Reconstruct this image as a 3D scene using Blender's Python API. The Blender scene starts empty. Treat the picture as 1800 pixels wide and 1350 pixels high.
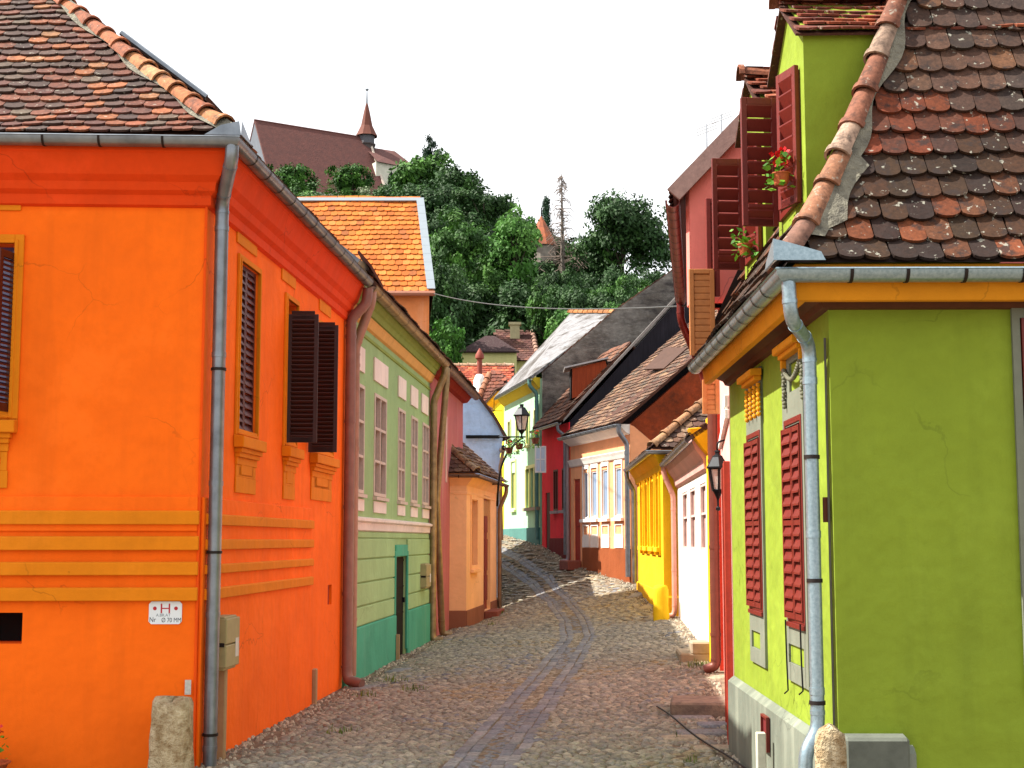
import bpy, bmesh, math, random
import numpy as np
from mathutils import Vector
R = math.radians
random.seed(7)
COL = bpy.context.scene.collection
SC = bpy.context.scene

# ------------------------------------------------------------------ camera, sky, sun
S = 1.375            # metres per survey unit
H = 2.2              # eye height
F = 2500.0           # focal length in photo pixels
TH = math.atan(275 / 2500)
cam = bpy.data.cameras.new("camera"); camo = bpy.data.objects.new("camera", cam); COL.objects.link(camo)
cam.lens = 50; cam.sensor_width = 36; cam.clip_start = 0.1; cam.clip_end = 3000
camo.location = (0, 0, H); camo.rotation_euler = (math.pi / 2 + TH, 0, 0)
SC.camera = camo
SUN_EL, SUN_AZ = R(50), R(-89)      # azimuth clockwise from +Y: the sun stands to the left
w = bpy.data.worlds.new("World"); SC.world = w; w.use_nodes = True
nt = w.node_tree; nt.nodes.clear()
out = nt.nodes.new('ShaderNodeOutputWorld'); bg = nt.nodes.new('ShaderNodeBackground')
sky = nt.nodes.new('ShaderNodeTexSky'); sky.sky_type = 'NISHITA'; sky.sun_disc = False
sky.sun_elevation = SUN_EL; sky.sun_rotation = SUN_AZ; sky.dust_density = 2.0; sky.air_density = 1.2
tc = nt.nodes.new('ShaderNodeTexCoord'); mp = nt.nodes.new('ShaderNodeMapping'); mp.inputs['Scale'].default_value = (2, 2, 5)
nz = nt.nodes.new('ShaderNodeTexNoise'); nz.inputs['Scale'].default_value = 1.3; nz.inputs['Detail'].default_value = 7
rp = nt.nodes.new('ShaderNodeMapRange'); rp.inputs['From Min'].default_value = .28; rp.inputs['From Max'].default_value = .56
rp.inputs['To Min'].default_value = .45; rp.inputs['To Max'].default_value = .97
mx = nt.nodes.new('ShaderNodeMixRGB'); mx.inputs[2].default_value = (9.4, 9.5, 9.7, 1)
nt.links.new(tc.outputs['Generated'], mp.inputs[0]); nt.links.new(mp.outputs[0], nz.inputs['Vector'])
nt.links.new(nz.outputs['Fac'], rp.inputs['Value']); nt.links.new(rp.outputs[0], mx.inputs[0])
nt.links.new(sky.outputs[0], mx.inputs[1]); nt.links.new(mx.outputs[0], bg.inputs['Color'])
bg.inputs['Strength'].default_value = 0.07
nt.links.new(bg.outputs[0], out.inputs[0])
sl = bpy.data.lights.new("sun", 'SUN'); so = bpy.data.objects.new("sun", sl); COL.objects.link(so)
sl.energy = 4.7; sl.angle = R(0.6); sl.color = (1, .95, .86)
sd = Vector((math.sin(SUN_AZ) * math.cos(SUN_EL), math.cos(SUN_AZ) * math.cos(SUN_EL), math.sin(SUN_EL)))
so.rotation_euler = sd.to_track_quat('Z', 'Y').to_euler(); so.location = (-20, -5, 40)
SC.view_settings.view_transform = 'Standard'; SC.view_settings.look = 'None'; SC.view_settings.gamma = 1
SC.view_settings.exposure = 1.3

# ------------------------------------------------------------------ survey helpers: photo pixel -> place
ct, st = math.cos(TH), math.sin(TH)
def ray(px, py):
    xc = (px - 900) / F; yc = (675 - py) / F
    return Vector((xc, ct - yc * st, st + yc * ct))
def pt(px, d):                      # plan point seen at pixel column px at depth d (units)
    r = ray(px, 950); k = d * S / r.y
    return Vector((r.x * k, d * S))
def atd(px, py, d):
    r = ray(px, py); k = d * S / r.y
    return Vector((r.x * k, d * S, H + r.z * k))
def zat(py, d): return atd(900, py, d).z
class Wall:                         # a vertical plane: u along, z up, d outward
    def __init__(s, A, B, n=None):
        s.A = Vector(A[:2]); s.B = Vector(B[:2]); s.t = (s.B - s.A).normalized(); s.L = (s.B - s.A).length
        nn = Vector((-s.t.y, s.t.x))
        ref = -s.A if n is None else Vector(n)
        s.n = nn if nn.dot(ref) > 0 else -nn
    def P(s, u, z, d=0.0):
        q = s.A + s.t * u + s.n * d
        return Vector((q.x, q.y, z))
    def pix(s, px, py, d=0.0):
        r = ray(px, py); A = s.A + s.n * d
        k = A.dot(s.n) / (r.x * s.n.x + r.y * s.n.y)
        q = Vector((r.x * k, r.y * k)) - A
        return q.dot(s.t), H + r.z * k
    def rect(s, x0, y0, x1, y1, d=0.0):
        xm, ym = (x0 + x1) / 2, (y0 + y1) / 2
        a, b = s.pix(x0, ym, d)[0], s.pix(x1, ym, d)[0]
        return min(a, b), max(a, b), s.pix(xm, y1, d)[1], s.pix(xm, y0, d)[1]
    def off(s, d): return Wall(s.A + s.n * d, s.B + s.n * d, s.n)

# ------------------------------------------------------------------ materials
def lin(c):
    return tuple((v / 12.92 if v <= .04045 else ((v + .055) / 1.055) ** 2.4) for v in c)
def rgb(h): return lin((int(h[0:2], 16) / 255, int(h[2:4], 16) / 255, int(h[4:6], 16) / 255))
MATS = {}
def newmat(name):
    m = bpy.data.materials.new(name); m.use_nodes = True
    n = m.node_tree; p = n.nodes['Principled BSDF']
    return m, n, p
def N(n, t, **k):
    x = n.nodes.new(t)
    for a, b in k.items():
        if a in x.inputs: x.inputs[a].default_value = b
        else: setattr(x, a, b)
    return x
def noise(n, vec, scale, detail=4, rough=.55):
    x = n.nodes.new('ShaderNodeTexNoise'); x.inputs['Scale'].default_value = scale
    x.inputs['Detail'].default_value = detail; x.inputs['Roughness'].default_value = rough
    n.links.new(vec, x.inputs['Vector']); return x.outputs['Fac']
def mrange(n, v, a, b, c, d):
    x = n.nodes.new('ShaderNodeMapRange'); x.clamp = True
    for i, q in enumerate((a, b, c, d)): x.inputs[1 + i].default_value = q
    n.links.new(v, x.inputs[0]); return x.outputs[0]
def mix(n, f, a, b, mode='MIX'):
    x = n.nodes.new('ShaderNodeMixRGB'); x.blend_type = mode
    for i, q in enumerate((f, a, b)):
        if hasattr(q, 'node'): n.links.new(q, x.inputs[i])
        elif i == 0: x.inputs[0].default_value = q
        else: x.inputs[i].default_value = (*q[:3], 1)
    return x.outputs[0]
def vecmap(n, scale):
    t = n.nodes.new('ShaderNodeTexCoord'); m = n.nodes.new('ShaderNodeMapping'); m.inputs['Scale'].default_value = scale
    n.links.new(t.outputs['Object'], m.inputs[0]); return m.outputs[0]
def bump(n, p, h, strength, dist=.02):
    b = n.nodes.new('ShaderNodeBump'); b.inputs['Strength'].default_value = strength; b.inputs['Distance'].default_value = dist
    n.links.new(h, b.inputs['Height'])
    if p.inputs['Normal'].links: n.links.new(p.inputs['Normal'].links[0].from_socket, b.inputs['Normal'])
    n.links.new(b.outputs[0], p.inputs['Normal'])
def plaster(name, c, dark=.72, stain=None, sf=.0, rough=.85, bs=.35, wave=.5):
    if name in MATS: return MATS[name]
    m, n, p = newmat(name); c = rgb(c)
    v = vecmap(n, (1, 1, 1)); vs = vecmap(n, (2.2, 2.2, .25))
    base = mix(n, mrange(n, noise(n, v, 1.1, 6, .6), .3, .7, 0, 1), [x * dark for x in c], [min(1, x * 1.06) for x in c])
    base = mix(n, mrange(n, noise(n, v, 9, 5, .65), .42, .68, 0, .3), base, [x * .8 for x in c])
    base = mix(n, mrange(n, noise(n, v, .55, 7, .7), .54, .6, 0, .22), base, [min(1, x * 1.14 + .012) for x in c])
    base = mix(n, mrange(n, noise(n, vs, 1.6, 5, .6), .5, .72, 0, .28 + sf), base, rgb(stain) if stain else [x * .62 for x in c])
    wn_ = n.nodes.new('ShaderNodeTexNoise'); wn_.inputs['Scale'].default_value = 2.5; wn_.inputs['Detail'].default_value = 5; n.links.new(v, wn_.inputs['Vector'])
    wa = n.nodes.new('ShaderNodeVectorMath'); wa.operation = 'MULTIPLY_ADD'; wa.inputs[1].default_value = (.45, .45, .45); n.links.new(wn_.outputs['Color'], wa.inputs[0]); n.links.new(v, wa.inputs[2])
    vo = n.nodes.new('ShaderNodeTexVoronoi'); vo.feature = 'DISTANCE_TO_EDGE'; vo.inputs['Scale'].default_value = .75; n.links.new(wa.outputs[0], vo.inputs['Vector'])
    ck = n.nodes.new('ShaderNodeMath'); ck.operation = 'MULTIPLY'; n.links.new(mrange(n, vo.outputs['Distance'], .002, .006, .4, 0), ck.inputs[0]); n.links.new(mrange(n, noise(n, v, .7, 3), .5, .6, 0, 1), ck.inputs[1])
    base = mix(n, ck.outputs[0], base, [x * .35 for x in c])
    n.links.new(base, p.inputs['Base Color']); p.inputs['Roughness'].default_value = rough; p.inputs['Specular IOR Level'].default_value = .25
    bump(n, p, noise(n, v, 2.2, 3, .5), wave, .05); bump(n, p, noise(n, v, 75, 3, .6), bs, .006)
    MATS[name] = m; return m
def simple(name, c, rough=.6, metal=0., var=.25, ns=8, bs=.15, spec=.4, stretch=(1, 1, 1), c2=None, bd=.005):
    if name in MATS: return MATS[name]
    m, n, p = newmat(name); c = rgb(c); v = vecmap(n, stretch)
    b = mix(n, mrange(n, noise(n, v, ns, 5, .6), .3, .7, 0, 1), [x * (1 - var) for x in c] if c2 is None else rgb(c2), c)
    n.links.new(b, p.inputs['Base Color']); p.inputs['Roughness'].default_value = rough; p.inputs['Metallic'].default_value = metal
    p.inputs['Specular IOR Level'].default_value = spec
    if bs: bump(n, p, noise(n, v, ns * 4, 3, .6), bs, bd)
    MATS[name] = m; return m
def blotch(name, c, c2, c3, ns=.5, lo=.44, hi=.56, stretch=(1, 1, 1), bs=.7):
    # weathered render or cement with hard-edged patches
    if name in MATS: return MATS[name]
    m, n, p = newmat(name); v = vecmap(n, stretch); vv = vecmap(n, (1, 1, 1))
    b = mix(n, mrange(n, noise(n, v, ns, 8, .68), lo, hi, 0, 1), rgb(c), rgb(c2))
    b = mix(n, mrange(n, noise(n, v, ns * 2.3, 7, .7), .52, .6, 0, .75), b, rgb(c3))
    b = mix(n, mrange(n, noise(n, vv, 6, 5, .7), .35, .65, 0, .35), b, (.02, .018, .016))
    n.links.new(b, p.inputs['Base Color']); p.inputs['Roughness'].default_value = .95; p.inputs['Specular IOR Level'].default_value = .15
    bump(n, p, noise(n, v, 3, 6, .7), bs, .08); bump(n, p, noise(n, vv, 30, 4, .6), .4, .012)
    MATS[name] = m; return m
def attr_mat(name, rough=.8, ns=30, lichen=0., trans=0., bs=.3, mul=1., bd=.008, grime=0.):
    if name in MATS: return MATS[name]
    m, n, p = newmat(name)
    a = n.nodes.new('ShaderNodeAttribute'); a.attribute_name = 'Col'
    v = vecmap(n, (1, 1, 1)); f = noise(n, v, ns, 5, .65)
    b = mix(n, 1.0, a.outputs['Color'], mix(n, mrange(n, f, .3, .7, 0, 1), (.55 * mul,) * 3, (1.2 * mul,) * 3), 'MULTIPLY')
    if grime: b = mix(n, mrange(n, noise(n, v, 9, 6, .7), .5, .62, 0, grime), b, rgb('2a201d'))
    if lichen: b = mix(n, mrange(n, noise(n, v, 17, 5, .62), .625, .655, 0, lichen), b, rgb('9c9a8c'))
    n.links.new(b, p.inputs['Base Color']); p.inputs['Roughness'].default_value = rough; p.inputs['Specular IOR Level'].default_value = .25
    if bs: bump(n, p, f, bs, bd)
    if trans:
        t = n.nodes.new('ShaderNodeBsdfTranslucent'); n.links.new(b, t.inputs[0])
        s = n.nodes.new('ShaderNodeMixShader'); s.inputs[0].default_value = trans
        n.links.new(p.outputs[0], s.inputs[1]); n.links.new(t.outputs[0], s.inputs[2])
        n.links.new(s.outputs[0], n.nodes['Material Output'].inputs[0])
    MATS[name] = m; return m
def glass(name, c='1a1c20', rough=.08):
    if name in MATS: return MATS[name]
    m, n, p = newmat(name); p.inputs['Base Color'].default_value = (*rgb(c), 1); p.inputs['Roughness'].default_value = rough
    p.inputs['Specular IOR Level'].default_value = .6
    bump(n, p, noise(n, vecmap(n, (1, 1, 1)), 3, 2), .08, .02)
    MATS[name] = m; return m
def planks(name, c, c2, w=.12, axis='x', rough=.8, groove=.8):
    if name in MATS: return MATS[name]
    m, n, p = newmat(name); c, c2 = rgb(c), rgb(c2)
    v = vecmap(n, (1, 1, 1)); vs = vecmap(n, (9, 9, .5))
    b = mix(n, mrange(n, noise(n, vs, 3, 6, .7), .3, .7, 0, 1), c2, c)
    b = mix(n, mrange(n, noise(n, v, 1.5, 4), .35, .65, 0, .5), b, c2)
    n.links.new(b, p.inputs['Base Color']); p.inputs['Roughness'].default_value = rough; p.inputs['Specular IOR Level'].default_value = .2
    wv = n.nodes.new('ShaderNodeTexWave'); wv.wave_profile = 'SAW'; wv.bands_direction = 'X'; wv.inputs['Scale'].default_value = .314 / w
    n.links.new(v, wv.inputs['Vector']); bump(n, p, wv.outputs['Fac'], groove, .02); bump(n, p, noise(n, vs, 8, 4), .4, .01)
    MATS[name] = m; return m

# ------------------------------------------------------------------ mesh builder and scene objects
BASE = {}
class MB:
    def __init__(s): s.v = []; s.f = []; s.m = []; s.c = []; s.cc = (1, 1, 1); s.mi = 0
    def add(s, vs, fs, c=None):
        o = len(s.v); s.v += [tuple(x) for x in vs]
        for f in fs:
            s.f.append([o + i for i in f]); s.m.append(s.mi); s.c.append(c or s.cc)
    def quad(s, *p): s.add(p, [range(len(p))])
    def box(s, W, u0, u1, z0, z1, d0, d1, zs=0., c=None):   # zs: extra drop of the top outer edge
        p = [W.P(u, z, d) for d in (d0, d1) for z in (z0, z1) for u in (u0, u1)]
        if zs: p[6].z -= zs; p[7].z -= zs
        s.add(p, [(0, 2, 3, 1), (4, 5, 7, 6), (0, 1, 5, 4), (2, 6, 7, 3), (0, 4, 6, 2), (1, 3, 7, 5)], c)
    def prism(s, W, poly, d0, d1, c=None):
        n = len(poly); p = [W.P(u, z, d0) for u, z in poly] + [W.P(u, z, d1) for u, z in poly]
        s.add(p, [range(n), range(2 * n - 1, n - 1, -1)] + [(i, n + i, n + (i + 1) % n, (i + 1) % n) for i in range(n)], c)
    def slab(s, pts, th, c=None):          # extrude any polygon along its normal
        pts = [Vector(p) for p in pts]; nn = Vector((0, 0, 0)); n = len(pts)
        for i in range(n): nn += pts[i].cross(pts[(i + 1) % n])
        nn = nn.normalized() * th; q = pts + [p + nn for p in pts]
        s.add(q, [range(n), range(2 * n - 1, n - 1, -1)] + [(i, n + i, n + (i + 1) % n, (i + 1) % n) for i in range(n)], c)
    def tube(s, path, r, n=10, caps=True, c=None):
        path = [Vector(p) for p in path]; k = len(path)
        rr = r if isinstance(r, (list, tuple)) else [r] * k
        vs = []; ref = None
        for i, p in enumerate(path):
            t = ((path[min(i + 1, k - 1)] - path[max(i - 1, 0)])).normalized()
            if ref is None:
                ref = Vector((0, 0, 1)) if abs(t.z) < .9 else Vector((1, 0, 0))
            a = (ref - t * ref.dot(t)).normalized(); b = t.cross(a); ref = a
            vs += [p + (a * math.cos(2 * math.pi * j / n) + b * math.sin(2 * math.pi * j / n)) * rr[i] for j in range(n)]
        fs = [(i * n + j, i * n + (j + 1) % n, (i + 1) * n + (j + 1) % n, (i + 1) * n + j) for i in range(k - 1) for j in range(n)]
        if caps: fs += [range(n - 1, -1, -1), range((k - 1) * n, k * n)]
        s.add(vs, fs, c)
    def lathe(s, prof, cx, cy, n=16, c=None, squash=(1, 1)):
        vs = [(cx + r * math.cos(2 * math.pi * j / n) * squash[0], cy + r * math.sin(2 * math.pi * j / n) * squash[1], z) for r, z in prof for j in range(n)]
        k = len(prof)
        s.add(vs, [(i * n + j, i * n + (j + 1) % n, (i + 1) * n + (j + 1) % n, (i + 1) * n + j) for i in range(k - 1) for j in range(n)] + [range(n - 1, -1, -1), range((k - 1) * n, k * n)], c)
    def sweep(s, path, side, prof, closed=False, c=None, caps=True):
        # path: plan points; profile (d outward, z); outward = left of travel * side
        P = [Vector(p[:2]) for p in path]; k = len(P); ds = [(P[i + 1] - P[i]).normalized() for i in range(k - 1)]
        ns = [Vector((-d.y, d.x)) * side for d in ds]; off = []
        for i in range(k):
            if i == 0: off.append(ns[0])
            elif i == k - 1: off.append(ns[-1])
            else:
                b = (ns[i - 1] + ns[i]).normalized(); off.append(b / max(.3, b.dot(ns[i])))
        m = len(prof); vs = [Vector((P[i].x + off[i].x * d, P[i].y + off[i].y * d, z)) for i in range(k) for d, z in prof]
        fs = []
        for i in range(k - 1):
            for j in range(m if closed else m - 1):
                a, b = i * m + j, i * m + (j + 1) % m
                fs.append((a, b, b + m, a + m))
        if closed and caps: fs += [range(m), range(k * m - 1, (k - 1) * m - 1, -1)]
        s.add(vs, fs, c)
    def build(s, name, mats, parent=None, smooth=False, bevel=0., kind=None, base=None, merge=False, label=None):
        me = bpy.data.meshes.new(name)
        if base is None:
            base = BASE[parent.name] if parent else Vector((0, 0, 0))
        base = Vector(base)
        vv = [(x - base.x, y - base.y, z - base.z) for x, y, z in s.v]
        me.from_pydata(vv, [], s.f)
        for m in (mats if isinstance(mats, (list, tuple)) else [mats]): me.materials.append(m)
        me.polygons.foreach_set('material_index', s.m)
        if any(c != (1, 1, 1) for c in s.c):
            at = me.color_attributes.new('Col', 'FLOAT_COLOR', 'CORNER')
            cnt = np.array([len(f) for f in s.f]); ca = np.repeat(np.array([(*c, 1.) for c in s.c], dtype=np.float32), cnt, axis=0)
            at.data.foreach_set('color', ca.ravel())
        bm = bmesh.new(); bm.from_mesh(me)
        if merge: bmesh.ops.remove_doubles(bm, verts=bm.verts, dist=.0005)
        bmesh.ops.recalc_face_normals(bm, faces=bm.faces)
        bm.to_mesh(me); bm.free()
        if smooth:
            me.polygons.foreach_set('use_smooth', [True] * len(me.polygons))
            if smooth != 'all': me.set_sharp_from_angle(angle=R(40))
        o = bpy.data.objects.new(name, me); COL.objects.link(o)
        if parent: o.parent = parent
        else: o.location = base
        BASE[o.name] = base
        if bevel:
            b = o.modifiers.new('edge', 'BEVEL'); b.width = bevel; b.segments = 1; b.limit_method = 'ANGLE'; b.angle_limit = R(50)
        if kind: o['kind'] = kind
        if label: o['label'] = label
        return o
def tag(o, label, cat, group=None):
    o['label'] = label; o['category'] = cat
    if group: o['group'] = group
    return o
def thing(name, label, cat, base, group=None):
    o = bpy.data.objects.new(name, None); COL.objects.link(o); o.empty_display_size = .3
    o.location = base; BASE[o.name] = Vector(base)
    return tag(o, label, cat, group)

# ------------------------------------------------------------------ building pieces
def facade(mb, W, u0, u1, z0, z1, ops, th=.5, close=True):
    # front face with rectangular openings (u0,u1,z0,z1,depth), reveals, and the sides back to -th
    us = sorted({u0, u1, *[max(u0, min(u1, v)) for o in ops for v in o[:2]]}); zs = sorted({z0, z1, *[v for o in ops for v in o[2:4]]})
    for i in range(len(us) - 1):
        for j in range(len(zs) - 1):
            um, zm = (us[i] + us[i + 1]) / 2, (zs[j] + zs[j + 1]) / 2
            if any(o[0] < um < o[1] and o[2] < zm < o[3] for o in ops): continue
            mb.quad(W.P(us[i], zs[j]), W.P(us[i + 1], zs[j]), W.P(us[i + 1], zs[j + 1]), W.P(us[i], zs[j + 1]))
    for a, b, c, d, dp in ops:
        r = [(a, c), (b, c), (b, d), (a, d)]
        for i in range(4):
            p, q = r[i], r[(i + 1) % 4]
            mb.quad(W.P(*p), W.P(*q), W.P(*q, -dp), W.P(*p, -dp))
        mb.quad(W.P(a, c, -dp), W.P(b, c, -dp), W.P(b, d, -dp), W.P(a, d, -dp))
    if close:
        mb.quad(W.P(u0, z0), W.P(u0, z1), W.P(u0, z1, -th), W.P(u0, z0, -th))
        mb.quad(W.P(u1, z0), W.P(u1, z1), W.P(u1, z1, -th), W.P(u1, z0, -th))
        mb.quad(W.P(u0, z0, -th), W.P(u1, z0, -th), W.P(u1, z1, -th), W.P(u0, z1, -th))
        mb.quad(W.P(u0, z1), W.P(u1, z1), W.P(u1, z1, -th), W.P(u0, z1, -th))
def rframe(mb, W, r, w, d0, d1, mull=(), trans=(), wb=None):
    # frame bars around rect r, with mullions (fractions of width) and transoms (fractions of height)
    a, b, c, d = r; wb = wb or w
    mb.box(W, a, a + w, c, d, d0, d1); mb.box(W, b - w, b, c, d, d0, d1)
    mb.box(W, a + w, b - w, c, c + wb, d0, d1); mb.box(W, a + w, b - w, d - w, d, d0, d1)
    for m in mull:
        u = a + (b - a) * m; mb.box(W, u - w * .4, u + w * .4, c + wb, d - w, d0, d1 - .004)
    for t in trans:
        z = c + (d - c) * t; mb.box(W, a + w, b - w, z - w * .4, z + w * .4, d0, d1 - .008)
def louvre(mb, W, r, d0, th=.035, st=.05, pitch=.07, rail=(), tilt=.03, slat=.012):
    # a slatted shutter leaf in rect r on frame W
    a, b, c, d = r
    mb.box(W, a, a + st, c, d, d0, d0 + th); mb.box(W, b - st, b, c, d, d0, d0 + th)
    zs = [c] + [c + (d - c) * q for q in rail] + [d]
    rails = [(c, c + st * 1.4)] + [(c + (d - c) * q - st * .6, c + (d - c) * q + st * .6) for q in rail] + [(d - st * 1.2, d)]
    for z0, z1 in rails: mb.box(W, a + st, b - st, z0, z1, d0 + .002, d0 + th - .002)
    for i in range(len(rails) - 1):
        z0, z1 = rails[i][1], rails[i + 1][0]; n = max(2, int((z1 - z0) / pitch)); h = (z1 - z0) / n
        for k in range(n):
            z = z0 + h * k
            t0, t1 = (0, tilt) if tilt > 0 else (-tilt, 0)
            p = [W.P(u, zz, dd) for (zz, dd) in ((z + h * .12 + t0, d0 + th + .006), (z + h * .12 + slat + t0, d0 + th + .006), (z + h * .12 + slat + t1, d0 + .002), (z + h * .12 + t1, d0 + .002)) for u in (a + st * .9, b - st * .9)]
            mb.add(p, [(0, 1, 3, 2), (2, 3, 5, 4), (4, 5, 7, 6), (6, 7, 1, 0), (0, 2, 4, 6), (1, 7, 5, 3)])
def fillet(path, r=.09, k=4):
    path = [Vector(p) for p in path]; o = [path[0]]
    for i in range(1, len(path) - 1):
        p, a, b = path[i], path[i - 1] - path[i], path[i + 1] - path[i]
        q = min(r, a.length * .45, b.length * .45); A, B = p + a.normalized() * q, p + b.normalized() * q
        for j in range(k + 1):
            t = j / k; o.append(A * (1 - t) ** 2 + p * 2 * t * (1 - t) + B * t * t)
    return o + [path[-1]]
def downpipe(root, path, r, mat, n=12, band=1.3, clampmat=None, label=None, name='downpipe', rl=.09):
    mb = MB(); fp = fillet(path, rl); mb.tube(fp, r, n)
    # socket joints along the longest straight run
    L = sorted(((Vector(path[i + 1]) - Vector(path[i])).length, i) for i in range(len(path) - 1))[-1]
    A, B = Vector(path[L[1]]), Vector(path[L[1] + 1]); t = (B - A).normalized(); q = .25
    while q < L[0] - .15:
        mb.tube([A + t * q, A + t * (q + .05)], r * 1.09, n); q += band
    for i in range(1, len(path) - 1):
        for sgn in (-1, 1):
            p = Vector(path[i]); dv = (Vector(path[i + sgn]) - p)
            if dv.length > .25:
                dv.normalize(); mb.tube([p + dv * (rl * 1.0), p + dv * (rl * 1.0 + .03)], r * 1.08, n)
    o = mb.build(name, mat, root, smooth=True, label=label)
    if clampmat:
        for q in (.3, .62, .93):
            c = MB(); p = A + t * L[0] * q; c.tube([p - t * .014, p + t * .014], r * 1.16, n)
            c.build('clamp', clampmat, o, smooth=True)
    return o
def gutter(root, path, side, z, off, r, mats, strap=.55, label=None, zend=None):
    # half-round channel swept along path (plan points of wall line), with strap rings
    mb = MB(); n = 9; prof = [(off + r + r * math.cos(a), z + r * math.sin(a)) for a in [math.pi + math.pi * i / n for i in range(n + 1)]]
    prof2 = [(off + r + (r - .008) * math.cos(a), z + (r - .008) * math.sin(a)) for a in [2 * math.pi - math.pi * i / n for i in range(n + 1)]]
    bead = [(off + 2 * r + .012 * math.cos(a), z + .004 + .012 * math.sin(a)) for a in (0, 1.6, 3.1)]
    mb.sweep(path, side, prof + bead + prof2, closed=True)
    mb.mi = 1
    P = [Vector(p[:2]) for p in path]
    for i in range(len(P) - 1):
        L = (P[i + 1] - P[i]).length; t = (P[i + 1] - P[i]).normalized(); nn = Vector((-t.y, t.x)) * side; q = strap * .6
        while q < L:
            c = P[i] + t * q + nn * (off + r)
            pts = [Vector((c.x + nn.x * (r + .006) * math.cos(a), c.y + nn.y * (r + .006) * math.cos(a), z + (r + .006) * math.sin(a))) for a in [math.pi * .98 + math.pi * 1.04 * j / 10 for j in range(11)]]
            tt = Vector((t.x, t.y, 0)) * .012
            vs = [p - tt for p in pts] + [p + tt for p in pts]
            mb.add(vs, [(j, j + 1, 12 + j, 11 + j) for j in range(10)]); q += strap * random.uniform(.9, 1.1)
    return mb.build('gutter', mats, root, smooth=True, label=label)
class Slope:      # roof plane: O eave point, U unit along the eave, I unit plan inward, prof [(h inward, z rise)...]
    def __init__(s, O, U, I, prof):
        s.O = Vector(O); s.U = Vector((U[0], U[1], 0)).normalized(); s.I = Vector((I[0], I[1], 0)).normalized(); s.prof = prof
        s.seg = []; r = 0
        for i in range(len(prof) - 1):
            dh, dz = prof[i + 1][0] - prof[i][0], prof[i + 1][1] - prof[i][1]; L = math.hypot(dh, dz); s.seg.append((r, L, dh, dz)); r += L
        s.R = r
    def at(s, r):
        for i, (r0, L, dh, dz) in enumerate(s.seg):
            if r <= r0 + L or i == len(s.seg) - 1:
                t = (r - r0) / L
                return s.prof[i][0] + dh * t, s.prof[i][1] + dz * t, (s.I * dh + Vector((0, 0, dz))) / L
    def P(s, a, r, lift=0.):
        h, z, t = s.at(r); lift += .022 * math.sin(a * 1.5 + s.O.y) * math.sin(r * 1.3 + .6) + .010 * math.sin(a * 4.1 + r * 3.3); nrm = s.U.cross(t); nrm = nrm if nrm.z > 0 else -nrm
        return s.O + s.U * a + s.I * h + Vector((0, 0, z)) + nrm * lift
def tiles(mb, sl, lo, hi, w, e, pal, th=.018, rag=.012, r0=-.02, grow=1.5, nb=5, dens=None):
    # beaver-tail tiles in staggered courses; lo(h), hi(h) limit the eave coordinate at inset h
    k = 0
    while r0 + k * e < sl.R - e * .3:
        ra = r0 + k * e; h = sl.at(max(0, ra + e * .4))[0]; a0, a1 = lo(h), hi(h)
        n = int((a1 - a0) / w) + 2; sh = (k % 2) * .5 * w + random.uniform(-.01, .01); st = math.floor(a0 / w) * w + sh - w
        for i in range(n + 1):
            a = st + i * w + w / 2
            if a - w * .3 < a0 or a + w * .3 > a1: continue
            jr = random.uniform(-rag, rag); ja = random.uniform(-.004, .004); tw = random.uniform(-.035, .035)
            ww = w * .485; le = e * grow; lift = th * 1.7 + random.uniform(0, .006)
            ol = [(-ww, le), (-ww, w * .30)] + [(-ww * math.cos(math.pi * q / nb), w * .30 * (1 - math.sin(math.pi * q / nb))) for q in range(1, nb)] + [(ww, w * .30), (ww, le)]
            top = []
            for x, y in ol:
                x2 = x + tw * y; top.append(sl.P(a + ja + x2, max(-.06, ra + jr) + y, lift * (1 - y / le) + .004))
            nv = len(ol); down = [sl.P(a + ja + x + tw * y, max(-.06, ra + jr) + y, lift * (1 - y / le) + .004 - th) for x, y in ol]
            kk = random.uniform(.78, 1.18); c = tuple(min(1, q * kk * random.uniform(.96, 1.04)) for q in pal(a, ra))
            mb.add(top + down, [range(nv)] + [(j, j + nv, j + 1 + nv, j + 1) for j in range(nv - 1)], c)
        k += 1
def palette(*cw):
    cs = [rgb(c) for c, w in cw]; ws = [w for c, w in cw]
    return lambda a, r: random.choices(cs, ws)[0]
def caps(mb, line, r, step, cols, n=8, flare=1.22, up=None):
    # overlapping half-round ridge tiles along a polyline (listed from low to high)
    pts = [Vector(p) for p in line]; seg = [(pts[i], pts[i + 1]) for i in range(len(pts) - 1)]
    for A, B in seg:
        L = (B - A).length; t = (B - A).normalized(); k = max(1, round(L / step)); q = L / k
        sd_ = t.cross(Vector((0, 0, 1))).normalized(); u = sd_.cross(t)
        for i in range(k):
            a, b = A + t * (q * i - .03) + u * .012, A + t * (q * (i + 1) + .03); kk = random.uniform(.8, 1.12); c = tuple(x * kk for x in random.choice(cols))
            wob = Vector((random.uniform(-.01, .01), random.uniform(-.01, .01), random.uniform(-.006, .006)))
            rings = [(a, r * flare), (a + t * .05, r * flare), (a + t * .055, r * 1.05), (b, r * .92)]
            vs = []
            for p, rr in rings:
                for d in (0, -.02):
                    vs += [p + wob + sd_ * (rr + d) * math.cos(math.pi * j / n) + u * ((rr + d) * math.sin(math.pi * j / n) - r * .25) for j in range(n + 1)]
            m = n + 1; fs = []
            for g in range(3):
                for j in range(n):
                    fs.append((g * 2 * m + j, g * 2 * m + j + 1, (g + 1) * 2 * m + j + 1, (g + 1) * 2 * m + j))
            fs += [(j, m + j, m + j + 1, j + 1) for j in range(n)]
            mb.add(vs, fs, c)

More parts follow.
